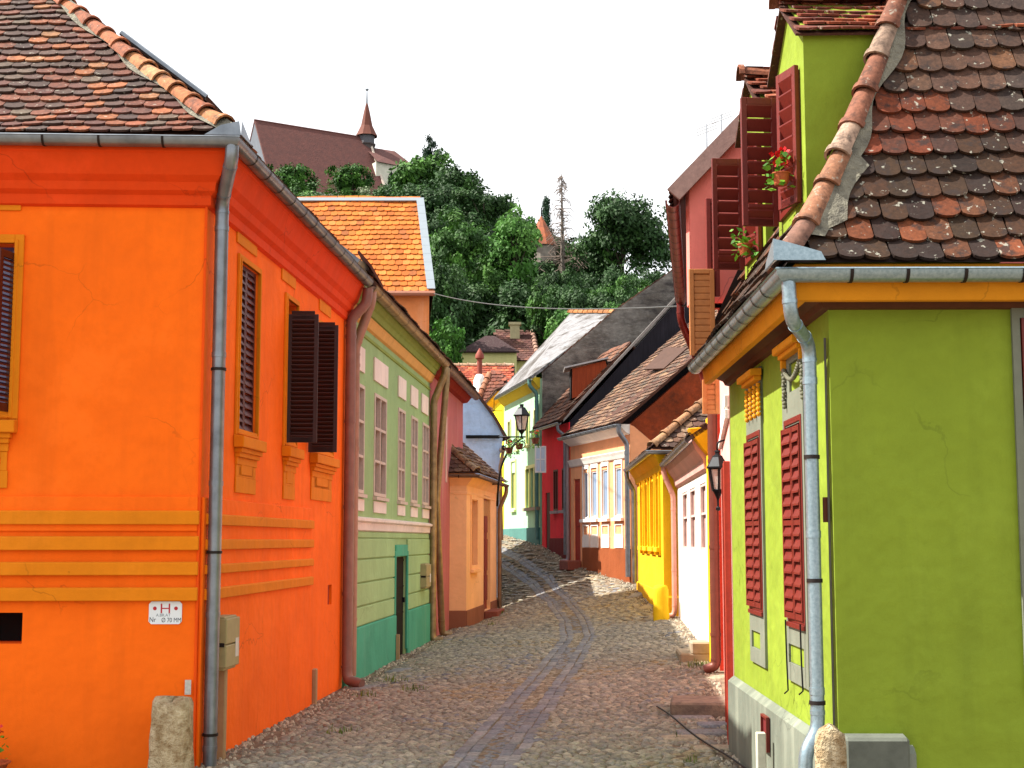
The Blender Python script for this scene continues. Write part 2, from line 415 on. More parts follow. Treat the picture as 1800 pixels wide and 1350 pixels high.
# ------------------------------------------------------------------ ground
LP = [(0, 0), (25, 0), (28, .03), (30.7, .1), (33, .34), (36, .74), (40, 1.22), (44, 1.64), (50, 1.95), (60, 2.2)]
RP = [(0, 0), (11, 0), (16.4, .2), (19, .32), (22.5, .42), (28.3, .66), (29, .76), (33, 1.1), (36, 1.5), (41.4, 1.8), (50, 2.0), (60, 2.2)]
LX = [(0, -2.4), (10.3, -2.25), (25.9, -1.1), (26, -.83), (30.7, -.34), (33, -.36), (36, -.62), (41, -1.35), (46, -2.3), (60, -5)]
RX = [(0, 1.7), (7.4, 1.66), (11.1, 1.72), (16.3, 2.32), (22.4, 2.6), (22.6, 2.38), (29, 2.44), (33, 1.36), (36.3, .73), (41.4, -.2), (45, -.57), (60, -3.5)]
HILL = [(0, 2.6), (62, 3.1), (75, 5), (90, 8.5), (104, 11.5), (114, 16), (130, 26), (150, 33), (200, 49), (260, 63), (330, 72), (500, 80), (3000, 80)]
def interp(tab, x): return float(np.interp(x, [a for a, b in tab], [b for a, b in tab]))
def G(x, y):
    d = y / S
    zl, zr = interp(LP, d) * S, interp(RP, d) * S; xl, xr = interp(LX, d) * S, interp(RX, d) * S
    t = min(1, max(0, (x - xl) / max(.5, xr - xl)))
    z = zl + (zr - zl) * t
    if y > 70:
        k = 1 if x < 0 else max(.25, 1 - x * .012)
        z = 3.1 + (interp(HILL, y) - 3.1) * k
    elif y > 62: z = z + (3.1 - z) * (y - 62) / 8
    return z
def gpt(px, py):
    r = ray(px, py); k = 2.0
    for _ in range(4000):
        p = Vector((r.x * k, r.y * k, H + r.z * k))
        if p.z <= G(p.x, p.y): return p
        k += .02 if k < 80 else .2
    return p
def axis(*segs):
    o = []
    for a, b, s_ in segs: o += list(np.arange(a, b, s_))
    return sorted(set(round(v, 3) for v in o))
xs = axis((-900, -100, 100), (-100, -12, 8), (-12, 12, .5), (12, 100, 8), (100, 901, 100))
ys = axis((-60, 4, 4), (4, 72, .6), (72, 340, 8), (340, 1600, 100))
mb = MB(); V = [(x, y, G(x, y)) for y in ys for x in xs]; nx = len(xs)
mb.add(V, [(j * nx + i, j * nx + i + 1, (j + 1) * nx + i + 1, (j + 1) * nx + i) for j in range(len(ys) - 1) for i in range(nx - 1)])
gm, n, p = newmat('ground_earth'); MATS['ground_earth'] = gm
v = vecmap(n, (1, 1, 1))
earth = mix(n, mrange(n, noise(n, v, 5, 6, .7), .35, .65, 0, 1), rgb('5d5146'), rgb('8d7d68'))
earth = mix(n, mrange(n, noise(n, v, .9, 4), .55, .7, 0, .45), earth, rgb('6f6a3c'))
geo = n.nodes.new('ShaderNodeNewGeometry'); sx = n.nodes.new('ShaderNodeSeparateXYZ'); n.links.new(geo.outputs['Position'], sx.inputs[0])
earth = mix(n, mrange(n, sx.outputs['Y'], 66, 74, 0, 1), earth, mix(n, mrange(n, noise(n, v, .4, 5), .4, .6, 0, 1), rgb('16280f'), rgb('24391a')))
n.links.new(earth, p.inputs['Base Color']); p.inputs['Roughness'].default_value = .95; p.inputs['Specular IOR Level'].default_value = .1
bump(n, p, noise(n, v, 24, 5, .7), .8, .03)
mb.build('ground', gm, None, smooth='all', kind='structure')

# cobbled street: every stone is a low dome in one surface
chan = [gpt(*q) for q in ((800, 1410), (850, 1340), (930, 1240), (985, 1170), (1018, 1120), (1010, 1090), (985, 1055), (950, 1020), (905, 990), (872, 972), (850, 960))]
ch2 = np.array([(q.x, q.y) for q in chan])
def chdist(x, y):
    a, b = ch2[:-1], ch2[1:]; ab = b - a; pp = np.array((x, y)) - a
    t = np.clip((pp * ab).sum(1) / (ab * ab).sum(1), 0, 1); dd = pp - ab * t[:, None]; i = int(np.argmin((dd * dd).sum(1)))
    return math.hypot(*dd[i]), math.copysign(1, ab[i][0] * pp[i][1] - ab[i][1] * pp[i][0])
mb = MB(); y = 9.5
cob = [rgb(c) for c in ('a49b88', '989080', 'aaa18d', '9e9684', '8f8a7e', 'b0a894', '99948a')]
slabc = [rgb(c) for c in ('86868a', '8f8d8b', '808288', '949290')]
sandc = [rgb(c) for c in ('ac9f86', 'a3967e', '988c76')]
ochre = [rgb(c) for c in ('a89676', '9d8d70')]
def fbm(x, y): return math.sin(x * 1.3 + 2 * math.sin(y * .7)) * .5 + math.sin(x * .6 - y * .9 + 1.3) * .5
while y < 66:
    dy = (.085 if y < 20 else .1 if y < 30 else .14 if y < 42 else .2); d = y / S
    x0, x1 = interp(LX, d) * S + .32, interp(RX, d) * S - .3
    x = x0 + random.uniform(-.1, .1)
    while x < x1:
        dx = dy * random.uniform(1.1, 1.75); cx, cy = x + dx / 2, y + random.uniform(-.02, .02) + .04 * math.sin(x * 3)
        q, sg = chdist(cx, cy); h = random.uniform(.016, .03); f = fbm(cx, cy)
        edge = min(cx - x0, x1 - cx)
        if edge < .5 and random.random() < .25 - edge * .4: x += dx; continue
        if .1 < q < .36: x += dx; continue
        if q <= .1: c = random.choice(sandc if f > .1 else slabc); h *= .4
        elif f > .7 and random.random() < .45: c = random.choice(ochre)
        elif f < -.6 and random.random() < .35: c = random.choice(slabc + sandc)
        else: c = random.choice(cob)
        kk = random.uniform(.8, 1.14); c = tuple(k * kk for k in c); z = G(cx, cy); m = 7; ph = random.random() * 6
        vs = []; ex, ey = random.uniform(-.02, .02), random.uniform(-.02, .02)
        for rr, hh in ((.53, .0), (.43, .72), (.22, .98)):
            for j in range(m):
                a = 2 * math.pi * j / m + ph; jit = 1 + .16 * math.sin(a * 3 + ph * 7) * (rr > .3)
                ca, sa = math.cos(a), math.sin(a); sq = 1 / max(abs(ca), abs(sa)) ** .45
                vs.append((cx + ca * sq * dx * rr * jit, cy + sa * sq * dy * rr * jit, z + h * hh + (ca * ex + sa * ey) * hh * .6 - .004))
        fs = [(g * m + j, g * m + (j + 1) % m, (g + 1) * m + (j + 1) % m, (g + 1) * m + j) for g in range(2) for j in range(m)] + [range(2 * m, 3 * m)]
        mb.add(vs, fs, c); x += dx
    y += dy
def flag(cx, cy, tx, ty, l, w_, h, c):
    vs = []
    for q, hh in ((1, 0), (.95, .8), (.8, 1)):
        for a, b in ((-1, -1), (0, -1.04), (1, -1), (1.02, 0), (1, 1), (0, 1.04), (-1, 1), (-1.03, 0)):
            x, y = cx + (a * l * tx - b * w_ * ty) * .5 * q, cy + (a * l * ty + b * w_ * tx) * .5 * q; vs.append((x, y, G(x, y) + h * hh - .004))
    mb.add(vs, [(g * 8 + j, g * 8 + (j + 1) % 8, (g + 1) * 8 + (j + 1) % 8, (g + 1) * 8 + j) for g in range(2) for j in range(8)] + [range(16, 24)], c)
for i in range(len(ch2) - 1):
    a, b = ch2[i], ch2[i + 1]; L = math.hypot(*(b - a)); t = (b - a) / L
    for o in (-.30, -.16, .16, .30):
        s_ = random.uniform(0, .2)
        while s_ < L:
            l = random.uniform(.22, .46); p = a + t * (s_ + l / 2) + np.array((-t[1], t[0])) * (o + random.uniform(-.015, .015)); kk = random.uniform(.8, 1.12)
            flag(p[0], p[1], t[0], t[1], l - .012, .125, random.uniform(.012, .022), tuple(k * kk for k in random.choice(slabc))); s_ += l
for px, py, l, w_ in ((1268, 1192, .5, .3), (1262, 1156, .45, .3), (1215, 1262, .5, .3), (1235, 1290, .55, .35), (1258, 1276, .4, .3), (1205, 1300, .5, .3), (1250, 1240, .4, .28), (1138, 1068, .9, .35), (1120, 1046, .9, .35), (1150, 1088, .6, .3), (1175, 1250, .45, .28), (640, 1210, .6, .3), (700, 1180, .6, .3), (1262, 1318, .5, .3)):
    p = gpt(px, py); kk = random.uniform(.95, 1.15); flag(p.x, p.y, *( (.995, .1) if px > 1160 else (.25, .97)), l, w_, .035, tuple(k * kk for k in random.choice(slabc + sandc)))
mb.build('street', attr_mat('cobblestone', .8, 26, bs=.5, bd=.012, mul=.86, grime=.25), None, smooth='all', kind='structure')
# loose gravel along both walls
mb = MB()
gc = [rgb(c) for c in ('a39885', 'b8ad99', '8a8070', 'c4b9a4', '7c7368')]
for _ in range(5200):
    y = 11 + 46 * random.random() ** 1.5; d = y / S; left = random.random() < .5
    e = abs(random.gauss(0, .26)); x = interp(LX, d) * S + .02 + e if left else interp(RX, d) * S - .02 - e
    r = random.uniform(.012, .035); z = G(x, y); vs = []
    for j in range(5):
        a = j * 1.257 + random.random() * .5; vs.append((x + r * math.cos(a), y + r * math.sin(a), z - .003))
    vs += [(x + r * .4 * math.cos(j * 1.257 + .4), y + r * .4 * math.sin(j * 1.257 + .4), z + r * .9) for j in range(5)]
    mb.add(vs, [(j, (j + 1) % 5, 5 + (j + 1) % 5, 5 + j) for j in range(5)] + [(5, 6, 7, 8, 9)], random.choice(gc))
mb.build('gravel', attr_mat('gravel_stone', .9, 40), None, kind='stuff')
# moss and grass tufts in the joints
mb = MB()
spots = [(1235, 1172, .22, 90), (1262, 1168, .12, 50), (1175, 1035, .25, 60), (725, 1215, .2, 40), (690, 1200, .2, 40), (640, 1225, .12, 30), (1190, 1300, .05, 14), (1210, 1342, .06, 16), (600, 1290, .15, 24), (1165, 1085, .12, 40), (880, 1080, .14, 30), (1285, 1280, .05, 14), (860, 1100, .15, 24)]
for px, py, rad, k in spots:
    c0 = gpt(px, py)
    for _ in range(k):
        x, y = c0.x + random.gauss(0, rad * .6), c0.y + random.gauss(0, rad * .6); z = G(x, y); h = random.uniform(.04, .12); a = random.random() * 6.3; l = random.uniform(.01, .06)
        wv = Vector((math.cos(a), math.sin(a), 0)); sv = Vector((-wv.y, wv.x, 0)) * .006; b = Vector((x, y, z))
        mb.add([b - sv, b + sv, b + wv * l * .5 + sv * .7 + Vector((0, 0, h * .7)), b + wv * l + Vector((0, 0, h)), b + wv * l * .5 - sv * .7 + Vector((0, 0, h * .7))], [(0, 1, 2, 3, 4)], rgb(random.choice(('5f7a2a', '7a8a35', '4d6524'))))
mb.build('grass', attr_mat('grass_blade', .8, 20, trans=.3, bs=0), None, kind='stuff')

# ------------------------------------------------------------------ shared materials
zinc = simple('zinc', '8d949b', .42, .75, .25, 5, .1, c2='6f757c')
zincblue = simple('zinc_blue', '9fb2ba', .38, .7, .2, 40, .1, c2='7f939c')
zincbrown = simple('zinc_brown', '8c7460', .4, .6, .3, 5, .1, c2='6d5648')
zincgold = simple('zinc_gold', 'a08a62', .42, .5, .3, 6, .1, c2='7a6448')
strapm = simple('strap_iron', '2b2320', .6, .5, .2, 8, 0)
iron = simple('black_iron', '15161a', .45, .6, .2, 12, .1)
blackhole = simple('dark_hollow', '060505', .95, 0, .1, 5, 0)
mortar = simple('mortar', '85806f', .95, 0, .3, 9, .9, c2='57534a', bd=.03)
tilem = attr_mat('roof_tile', .82, 34, lichen=.55, bs=.4, grime=.5, mul=.72)
tilem_dark = attr_mat('roof_tile_mossy', .85, 30, lichen=.7, bs=.5, grime=.85, mul=.6)
tilem_clean = attr_mat('roof_tile_clean', .8, 30, bs=.25)
capm = attr_mat('ridge_tile', .82, 22, lichen=.5, bs=.4, grime=.6, mul=.7)
glassm = glass('window_glass')
EAVE = .42
# ------------------------------------------------------------------ the orange corner house
org = plaster('plaster_orange', 'fd6c04', .86, sf=.0, wave=.7)
och = plaster('plaster_ochre', 'dc7d06', .9)
A = pt(350, 10.3); dirn = Vector((.072, 1)).normalized(); Bq = A + dirn * 7.55
W1 = Wall(A, Bq)                                   # street side
fl = Vector((-1, -.045)).normalized(); Cq = A + fl * 8
W2 = Wall(A, Cq, (0, -1))                          # front
zg = -.3; ze = zat(238, 10.0)
HO = thing('town_house', 'bright orange corner house with ochre bands and dark louvred shutters', 'house', (A.x, A.y, 0))
def wr(W, *a, **k): return W.rect(*a, **k)
o1 = wr(W1, 417, 468, 451, 768); o2 = wr(W1, 500, 530, 519, 785); o3 = wr(W1, 548, 575, 583, 800)
v1 = wr(W1, 480, 1060, 490, 1103); v2 = wr(W1, 576, 1028, 583, 1063)
f1 = wr(W2, -60, 428, 22, 735); f2 = wr(W2, -60, 1077, 39, 1132)
mb = MB()
facade(mb, W1, 0, W1.L, zg, ze + .1, [(*o1, .1), (*o2, .16), (*o3, .16), (*v1, .06), (*v2, .06)], close=False)
facade(mb, W2, 0, 8, zg, ze + .1, [(*f1, .22), (*f2, .5)], close=False)
q = W1.P(W1.L, 0); B3 = Vector((q.x - 7.5, q.y + .3)); C3 = W2.P(8, 0)
mb.quad((q.x, q.y, zg), (B3.x, B3.y, zg), (B3.x, B3.y, ze), (q.x, q.y, ze)); mb.quad((B3.x, B3.y, zg), (C3.x, C3.y, zg), (C3.x, C3.y, ze), (B3.x, B3.y, ze))
# thicker base with its ledge
zl1 = W1.pix(375, 876)[1]; ub = W1.pix(543, 1000)[0]; zl2 = W2.pix(200, 873)[1]
wall = mb.build('wall', org, HO, merge=True, bevel=.012)
mb = MB(); ub2 = W2.pix(346, 1000)[0]
mb.prism(W1, [(.03, zg), (.03, zl1), (ub, zl1), (ub - .0, W1.pix(545, 1100)[1]), (ub + .06, zg)], .002, .035)
for a, b, z0, z1 in ((0, 0, 0, 0),): pass
base_o = mb.build('base_course', org, HO, bevel=.008)
bz = [(W1.pix(375, a)[1], W1.pix(375, b)[1]) for a, b in ((923, 903), (966, 947), (1008, 991), (1052, 1032))]
mb = MB(); mb.box(W2, ub2, 7.99, zl2 - .34, zl2, .001, .03); mb.mi = 1
for a, b in bz:
    mb.box(W1, .1, ub - .01, a, b, .03, .07, .012)
for a, b in ((897, 922), (942, 967), (987, 1011), (1032, 1056)): mb.box(W2, ub2 - .02, 7.98, W2.pix(200, b)[1], W2.pix(200, a)[1], .026, .068, .012)
mb.build('band', [org, och], HO, bevel=.006)
mb = MB(); mb.box(W2, -.01, ub2, zg, ze - .35, .002, .028); mb.build('corner_strip', plaster('plaster_orange_red', 'ee5203', .86), HO, bevel=.01)
mb = MB()
cz = ze - .02
mb.sweep([Cq, A, W1.P(W1.L, 0)[:2]], -1, [(0, cz - .62), (.05, cz - .60), (.05, cz - .50), (.10, cz - .46), (.12, cz - .38), (.18, cz - .32), (.25, cz - .12), (.27, cz - .1), (.27, cz + .02), (0, cz + .05)])
mb.build('cornice', plaster('plaster_orange_shaded', 'de4202', .86), HO)  # shade under the eave put into the cornice colour as a darker orange
def plaque(W, r, mat, root, d=.02, name='plaque', label=None):
    m = MB(); m.box(W, *r, .001, d); return m.build(name, mat, root, bevel=.004, label=label)
for r in ((415, 394, 450, 447), (494, 462, 518, 508), (560, 524, 580, 560)):
    x0, y0, x1, y1 = r; plaque(W1, wr(W1, x0, y0 + 8, x1, y1 - 8), och, HO)
plaque(W2, wr(W2, -60, 340, 38, 370), och, HO)
shut = simple('shutter_dark_red', '4a1510', .45, 0, .25, 12, .15)
def surround(W, r, root, mat, fw=.07, d=.03):
    m = MB(); a, b, c, e = r; rframe(m, W, (a - fw, b + fw, c - .01, e + fw), fw, .001, d); rframe(m, W, (a - fw * .4, b + fw * .4, c, e + fw * .4), fw * .4, .002, d + .012)
    return m
def sill_apron(W, r, root, mat, zbot, proj=.12):
    a, b, c, e = r; wd = b - a; m = MB()
    m.box(W, a - .09, b + .09, c - .15, c - .01, .001, proj, .02)
    m.build('sill', mat, root, bevel=.008)
    m = MB(); m.box(W, a - .04, b + .04, c - .2, c - .152, .001, .085); m.box(W, a - .02, b + .02, c - .25, c - .2, .001, .06)
    m.box(W, a - .01, b + .01, zbot, zbot + .17, .001, .02); m.box(W, a - .01, b + .01, c - .33, c - .25, .001, .03)
    rframe(m, W, (a, b, zbot + .17, c - .33), wd * .14, .001, .018); m.box(W, a + wd * .22, b - wd * .22, zbot + .2, zbot + .2 + (c - zbot) * .36, .001, .026)
    m.build('apron', mat, root, bevel=.004)
for i, (r, pb) in enumerate(((o1, (432, 868)), (o2, (505, 878)), (o3, (574, 882)))):
    m = surround(W1, r, HO, och); wn = m.build('window', och, HO, bevel=.004)
    m = MB()
    if i == 0:
        m2 = MB(); um = (r[0] + r[1]) / 2
        louvre(m2, W1, (r[0], um, r[2], r[3]), -.06, pitch=.085, st=.04, tilt=.07); louvre(m2, W1, (um + .004, r[1], r[2], r[3]), -.06, pitch=.085, st=.04, tilt=.07)
        m2.build('shutter', simple('shutter_mauve', '552628', .5, 0, .25, 12, .15), wn)
    else:
        m.box(W1, r[0], r[1], r[2], r[3], -.13, -.12); m.build('pane', glassm, wn)
    sill_apron(W1, r, HO, och, W1.pix(*pb)[1])
for (hx, tx, y0, y1) in ((502, 549, 553, 778), (541, 575, 572, 795)):
    u, _ = W1.pix(hx, 700); L = .40; ws = Wall(W1.P(u, 0)[:2], W1.P(u + .04, 0, L)[:2], (0, -1))
    z0, z1 = ws.pix((hx + tx) / 2, y1)[1], ws.pix((hx + tx) / 2, y0)[1]
    m = MB(); louvre(m, ws, (.02, L, z0, z1), 0, pitch=.055, st=.05, rail=(.02, .97), tilt=-.05, slat=.012); m.build('shutter', simple('shutter_black_red', '34100c', .5, 0, .25, 12, .15), HO, label='dark louvred shutter swung open')
# left front window
m = surround(W2, f1, HO, och, .09, .035); wn = m.build('window', och, HO, bevel=.005)
m = MB(); m.box(W2, f1[0], f1[1], f1[2], f1[3], -.2, -.19); m.build('pane', glass('glass_violet', '4a4a78'), wn)
wsf = Wall(W2.P(f1[0] + .02, 0, -.02)[:2], W2.P(f1[0] + .1, 0, .3)[:2], (0, -1)); m = MB(); louvre(m, wsf, (0, .3, f1[2] + .06, f1[3] - .1), 0, pitch=.05, st=.06); m.build('shutter', shut, wn)
sill_apron(W2, f1, HO, och, W2.pix(10, 858)[1], .13)
m = MB(); m.box(W2, f2[0] - .5, f2[1] - .01, f2[2] + .0, f2[3], -.45, -.44); m.build('cellar_opening', blackhole, HO)
m = MB()
for r in (v1, v2):
    m = MB(); m.box(W1, *r, -.055, -.04); m.build('vent', simple('vent_red', 'a8330e', .8), HO)
# a settlement crack running down from the cornice
m = MB(); rnd = random.Random(4); a_ = [W1.pix(x, y) for x, y in ((540, 440), (520, 452), (517, 475), (518, 500), (516, 520), (518, 545), (516, 560))]
pts = []
for q in range(len(a_) - 1):
    for t_ in np.linspace(0, 1, 5)[:-1]: pts.append((a_[q][0] * (1 - t_) + a_[q + 1][0] * t_ + rnd.gauss(0, .008), a_[q][1] * (1 - t_) + a_[q + 1][1] * t_))
for q in range(len(pts) - 1): m.quad(W1.P(pts[q][0] - .004, pts[q][1], .0015), W1.P(pts[q][0] + .004, pts[q][1], .0015), W1.P(pts[q + 1][0] + .004, pts[q + 1][1], .0015), W1.P(pts[q + 1][0] - .004, pts[q + 1][1], .0015))
m.build('crack', simple('crack_dark', '5a1c05', .95, 0, .1, 5, 0), HO, merge=True)
# roof
prof = [(0, 0), (.35, .26), (4.2, 3.75)]
oc = A + W1.n * .31 + W2.n * .31; Oz = ze + .03
s1 = Slope((oc.x, oc.y, Oz), fl, (0, 1), prof); s2 = Slope((oc.x, oc.y, Oz), dirn, (-1, 0), prof)
palO = palette(('6a4238', 4), ('7d4a38', 3), ('8f5238', 2), ('574038', 3), ('a9653f', 1.6), ('6d5a4c', 2), ('b07a52', .6), ('4a3833', 2))
mb = MB(); tiles(mb, s1, lambda h: h * .96 + .05, lambda h: 8.3, .205, .163, palO, th=.022, rag=.012)
tiles(mb, s2, lambda h: h + .05, lambda h: 8.0, .205, .17, palO, th=.02)
roof = mb.build('roof', tilem, HO)
mb = MB()
P0, P1 = s1.P(0, 0, -.03), s1.P(8.4, 0, -.03); T0, T1 = s1.P(4.1, s1.R, -.03), s1.P(8.4, s1.R, -.03); Q1, Q2 = s2.P(8.05, 0, -.03), s2.P(8.05, s2.R, -.03)
m1, m2, m3 = s1.P(.34, s1.seg[1][0], -.03), s1.P(8.4, s1.seg[1][0], -.03), s2.P(8.05, s2.seg[1][0], -.03)
mb.quad(P0, P1, m2, m1); mb.quad(m1, m2, T1, T0); mb.quad(P0, m1, m3, Q1); mb.quad(m1, T0, Q2, m3)
mb.build('roof_boarding', simple('roof_board', '4a2a1c', .9), roof)
hip = [s1.P(h * .97 + .02, r, .02) for h, r in ((.02, .02), (.35, .43), (2.2, s1.R * .5 + .2), (4.0, s1.R * .97))]
hip = [Vector(((a.x), a.y, a.z)) for a in (s1.P(s1.at(r)[0] * .98, r, .03) for r in (.15, .44, 1.6, 2.8, 4.0, 5.1))]
capc = [rgb(c) for c in ('d08a58', 'c97c4c', 'bd7048', 'd79b6c', 'b36a4a')]
mb = MB(); caps(mb, hip, .105, .34, capc); mb.build('hip_cap', capm, roof, smooth=True)
mb = MB(); hp = [s1.P(s1.at(r)[0] * .98 + .15 + .04 * math.sin(r * 5), r, .045) for r in np.linspace(.02, 5.1, 40)]; hq = [s1.P(s1.at(r)[0] * .98 - .03, r, .09) for r in np.linspace(.02, 5.1, 40)]
for i in range(39): mb.quad(hp[i], hp[i + 1], hq[i + 1], hq[i])
mb.build('hip_mortar', mortar, roof, smooth=True)
gutter(HO, [W2.P(8, 0)[:2], A, W1.P(W1.L - .02, 0)[:2]], -1, Oz - .045, .25, .085, [zinc, strapm], .6)
mb = MB(); c = Vector((oc.x, oc.y, Oz)); d1 = Vector((fl.x, fl.y, 0)); d2 = Vector((dirn.x, dirn.y, 0)); o = c + Vector((.09, -.1, -.03))
mb.slab([o, o + d1 * .36 + Vector((0, 0, 0)), o + d1 * .2 + Vector((0, 0, .1)), o + d1 * .02 + Vector((0, 0, .14))], .006); mb.slab([o, o + d2 * .4, o + d2 * .02 + Vector((0, 0, .14))], .006)
mb.build('gutter_corner', zinc, HO)
a0 = atd(397, 262, 9.95); a1 = atd(397, 292, 9.98); w0 = W1.P(.13, 0, .12)
zk = zat(345, 10.2)
downpipe(HO, [(oc.x - .02, oc.y + .02, Oz - .02), (oc.x - .02, oc.y + .02, Oz - .24), (w0.x, w0.y, zk), (w0.x, w0.y, -.1)], .068, zinc, clampmat=strapm, label='grey zinc downpipe at the street corner')
we = W1.P(W1.L - .12, 0, .1); wz = W1.P(W1.L - .1, 0, .33); zt = zat(505, 15.4)
downpipe(HO, [(wz.x + .02, wz.y, zt + .05), (wz.x + .0, wz.y, zt - .18), (we.x, we.y, zt - .42), (we.x, we.y, .22), (we.x + .03, we.y - .03, .13), (we.x + .24, we.y - .14, .08)], .08, simple('pipe_mauve', '8e6a60', .5, .3, .25, 5, .1), label='mauve painted downpipe at the far end')
# hatch and dormer on the street slope
mb = MB(); h0 = s2.P(6.3, .5, .05)
e1, e2 = d2, (s2.P(0, 2) - s2.P(0, 1)).normalized(); nn = e1.cross(e2); nn = nn if nn.z > 0 else -nn
for (u0, u1, r0, r1, k0, k1, mi) in ((7.2, 8.0, .12, .5, .02, .14, 0),):
    pts = [s2.P(u, r, k) for k in (k0, k1) for u, r in ((u0, r0), (u1, r0), (u1, r1), (u0, r1))]; mb.add(pts, [(0, 1, 2, 3), (4, 5, 6, 7), (0, 1, 5, 4), (1, 2, 6, 5), (2, 3, 7, 6), (3, 0, 4, 7)])
mb.mi = 1; pts = [s2.P(u, r, k) for (u, r, k) in ((7.5, .0, .14), (8.9, .0, .05), (8.9, .3, .1), (7.5, .3, .2), (7.5, .0, .18), (8.9, .0, .09), (8.9, .3, .14), (7.5, .3, .24))]
mb.add(pts, [(0, 1, 2, 3), (4, 5, 6, 7), (0, 1, 5, 4), (1, 2, 6, 5), (2, 3, 7, 6), (3, 0, 4, 7)]); mb.build('roof_hatch', [zinc, simple('hatch_wood', '5a2a1e', .8)], HO)
mb = MB(); g = MB()
dz = [s2.P(u, r, k) for (u, r, k) in ((2.0, 1.4, .03), (3.1, 1.4, .03), (3.1, 1.4, .17), (2.0, 1.4, .17))]
mb.quad(*dz); rt = [s2.P(1.9, 1.25, .2), s2.P(3.2, 1.25, .2), s2.P(3.2, 2.5, .06), s2.P(1.9, 2.5, .06)]
mb.quad(dz[0], dz[3], rt[3]); mb.quad(dz[1], dz[2], rt[2]); dorm = mb.build('dormer', simple('dormer_wood', '5a3528', .85), HO)
mb = MB(); mb.slab(rt, .05, rgb('5b3c30')); mb.build('dormer_roof', tilem, dorm)
mb = MB(); mb.tube([rt[0] + Vector((0, 0, .05)), rt[3] + Vector((0, 0, .05))], .03, 6); mb.build('dormer_flashing', zinc, dorm)

# things on and beside the orange house
def text(s_, size, W, u, z, d, mat, parent, name='lettering', wscale=1.0, align='CENTER'):
    cu = bpy.data.curves.new('t', 'FONT'); cu.body = s_; cu.size = size; cu.align_x = align; cu.align_y = 'CENTER'; cu.extrude = .0008
    to = bpy.data.objects.new('t', cu); me = bpy.data.meshes.new_from_object(to); bpy.data.objects.remove(to)
    b = BASE[parent.name]; k = 1 if W.t.x > 0 else -1
    for v in me.vertices: v.co = W.P(u + k * v.co.x * wscale, z + v.co.y, d + v.co.z) - b
    me.materials.clear(); me.materials.append(mat); o = bpy.data.objects.new(name, me); COL.objects.link(o); o.parent = parent; BASE[o.name] = b; return o
r = wr(W2, 262, 1057, 320, 1097)
k = 1 if W2.t.x > 0 else -1
sg = thing('hydrant_sign', 'small white enamel hydrant plate with a red H below the ochre bands', 'sign', W2.P((r[0] + r[1]) / 2, r[2], .03))
uc = (r[0] + r[1]) / 2; zc = (r[2] + r[3]) / 2; hw = (r[1] - r[0]) / 2; hh = (r[3] - r[2]) / 2; cr = .025
poly = [(uc + sx_ * (hw - (0 if i else cr)), zc + sz_ * (hh - (cr if i else 0))) for sx_, sz_, i in ((-1, -1, 1), (-1, 1, 1), (-1, 1, 0), (1, 1, 0), (1, 1, 1), (1, -1, 1), (1, -1, 0), (-1, -1, 0))]
mb = MB(); mb.prism(W2, poly, .003, .012); mb.build('plate', simple('enamel_white', 'dfe6ea', .3, 0, .06, 5, 0), sg)
redm = simple('sign_red', 'b3101f', .4, 0, .1, 5, 0); navy = simple('sign_navy', '1c2a38', .5, 0, .1, 5, 0)
mb = MB(); H2 = hh * .42; zh = zc + hh * .38
for sx_ in (-1, 1): mb.box(W2, uc + sx_ * hw * .24 - hw * .045, uc + sx_ * hw * .24 + hw * .045, zh - H2, zh + H2, .012, .0135)
mb.box(W2, uc - hw * .2, uc + hw * .2, zh - hw * .035, zh + hw * .035, .012, .0134)
for sx_ in (-1, 1): mb.prism(W2, [(uc + sx_ * hw * .64 + hw * .115 * math.cos(a), zh + hw * .115 * math.sin(a)) for a in np.linspace(0, 2 * math.pi, 17)[:-1]], .012, .0135)
mb.build('symbol', redm, sg)
text('Nr', .07, W2, uc - k * hw * .76, zc - hh * .62, .0125, navy, sg, wscale=.8); text('Ø 70 MM', .062, W2, uc + k * hw * .38, zc - hh * .66, .0125, navy, sg, wscale=.8)
text('A.BR.AT', .04, W2, uc - k * hw * .12, zc - hh * .22, .0125, simple('sign_grey', '6f8088', .5, 0, .1, 5, 0), sg)
r = wr(W2, 325, 1195, 336, 1221, .03); mb = MB(); mb.box(W2, *r, .03, .036); tag(mb.build('marker_plate', simple('enamel_grey', 'c9c4ba', .5, 0, .3, 30), None, base=W2.P(r[0], r[2])), 'tiny pale survey plate above the corner stone', 'plate')
def meter_box(W, rx, label, dep=.2, pole=None):
    r = wr(W, *rx, d=dep); t = thing('meter_box', label, 'meter box', W.P((r[0] + r[1]) / 2, r[2]))
    bm_ = simple('meter_beige', 'a09468', .55, 0, .2, 9, .15); m = MB(); zm = r[2] + (r[3] - r[2]) * .5
    m.box(W, r[0], r[1], r[2] + .03, zm - .006, .003, dep); m.box(W, r[0], r[1], zm + .006, r[3], .003, dep); m.box(W, r[0] + .02, r[1] - .02, r[2], r[3] + .02, .003, dep - .03)
    m.build('case', bm_, t, bevel=.008)
    m = MB(); m.box(W, r[0] + (r[1] - r[0]) * .68, r[0] + (r[1] - r[0]) * .92, r[2] + .12, zm + .05, dep + .001, dep + .004); m.build('label', simple('paper_white', 'd8d4cc', .7), t)
    m = MB(); m.box(W, r[0] - .012, r[0] + .0, zm - .02, zm + .02, dep * .3, dep * .9); m.build('hinge', strapm, t)
    if pole is not None:
        um = r[0] + (r[1] - r[0]) * .5; m = MB(); m.box(W, um - .045, um + .045, pole, r[2] + .04, .05, .14); m.build('conduit', simple('conduit_tan', 'ab8d66', .7, 0, .25, 6), t, bevel=.01)
    return t
